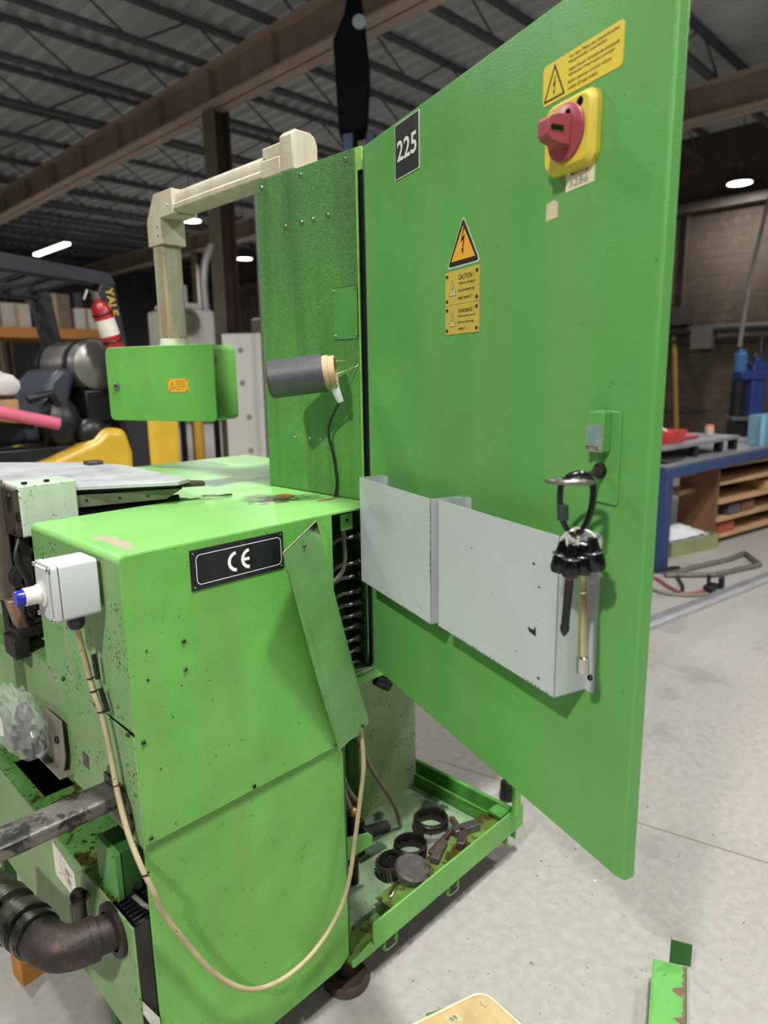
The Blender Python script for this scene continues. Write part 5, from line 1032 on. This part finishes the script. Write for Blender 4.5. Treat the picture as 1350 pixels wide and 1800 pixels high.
for x in (4.47, 4.97):
    for y in (8.03, 8.6): MB().box(x, x+.06, y, y+.06, 0, 1.62).build('stand_leg', DARK, wu)
b = MB(); b.lathe([(.0, .01), (.10, .01), (.12, .0), (.12, .03), (.16, .03), (.16, .0)], (4.63, 7.985, 2.22), (0, -1, 0), 20); b.build('fan_ring', mat('dark_fan', '77726a', .6), wu)
b = MB(); b.tube(spline([(4.98, 8.1, 2.38), (4.97, 8.1, 2.7), (5.02, 8.1, 3.0), (5.12, 8.1, 3.2)], 6), .05, 10); b.build('exhaust_pipe', mat('pale_duct', 'a9a8a8', .4, .3), wu)
b = MB(); b.cyl((4.70, 8.2, 2.44), (4.70, 8.2, 2.68), .07, seg=14); b.build('filter_cap', WHM, wu)
t = thing('conduit_pole', (4.2, 5.9, 0), 'thin grey upright conduit pole just left of the cabinet side', 'pole'); b = MB(); b.cyl((4.33, 5.98, 0), (4.33, 5.98, 3.42), .026, seg=10); b.build('pole', mat('grey_conduit', '77767a', .4, .4), t)
bl = [(6.3, 9.6, '8d877c'), (7.1, 8.7, '9b9488')]
for k, (x, y, c_) in enumerate(bl):
    t = thing('block_pallet', (x, y, 0), ('grey wrapped pallet load directly right of the steel column', 'paler wrapped pallet load beside the cabinet edge')[k], 'pallet load', 'wrapped pallet loads'); b = MB(); b.box(x-.1+.3, x+.9, y-1.0, y-.3, .14, 2.42); b.build('load', mat('wrap%d' % k, c_, .45, 0, .2, 3), t, bevel=.03); b = MB(); b.box(x+.18, x+.92, y-1.02, y-.28, 0, .14); b.build('pallet', WL, t)
ms = thing('lift_mast', (5, 5, 0), 'tall dark lift mast with blue rails rising behind the open door', 'mast')
MBL = mat('mast_blue', '2c3a52', .5, .2, .2); MBK = mat('mast_black', '0c0e0e', .8, 0, .1, spec=.1)
F = Fr((4.75, 5.0, 0), (.70, -.71, 0), (0, 0, 1), (-.71, -.70, 0))
for u0, u1, z1 in ((-.42, -.34, 3.55), (-.10, -.0, 3.9), (.12, .2, 3.75)):
    b = MB(); b.fbox(F, u0, u1, 0, z1, -.12, 0); b.build('rail', MBL, ms, bevel=.01)
b = MB(); b.prism([(-.13, 3.72), (.13, 3.75), (.17, 4.25), (.14, 4.55), (.10, 4.9), (-.0, 4.95), (-.06, 4.7), (-.16, 4.5)], F, -.3, .05); b.fbox(F, -.1, .04, 2.5, 3.8, -.25, -.02); b.build('head', MBK, ms, bevel=.04)
b = MB(); b.fbox(F, -.42, .2, 3.3, 3.38, -.1, -.02); b.fbox(F, -.42, .2, 1.2, 1.28, -.1, -.02); b.build('cross_bar', MBL, ms)
b = MB(); b.fbox(F, -.55, .4, 0, .25, -.7, .1); b.build('base', MBK, ms, bevel=.02)
b = MB(); b.cyl(F.p(.08, 4.62, .05), F.p(.08, 4.62, .07), .06, seg=14); b.build('indicator_lens', mat('lens', '9ab0ac', .2), ms)
F = Fr((.385, 1.70, 0), (1, .1, 0), (0, 0, 1), (.1, -1, 0))
tag(MB().prism([(0, 0), (.075, 0), (.075, .02), (0, .075)], F, -.06, 0).build('wooden_wedge', mat('orange_wood', 'b97a34', .6, 0, .15, 14), org=(.42, 1.72, 0), bevel=.002), 'small orange brown wooden wedge on the floor below the pipe elbow', 'wedge')
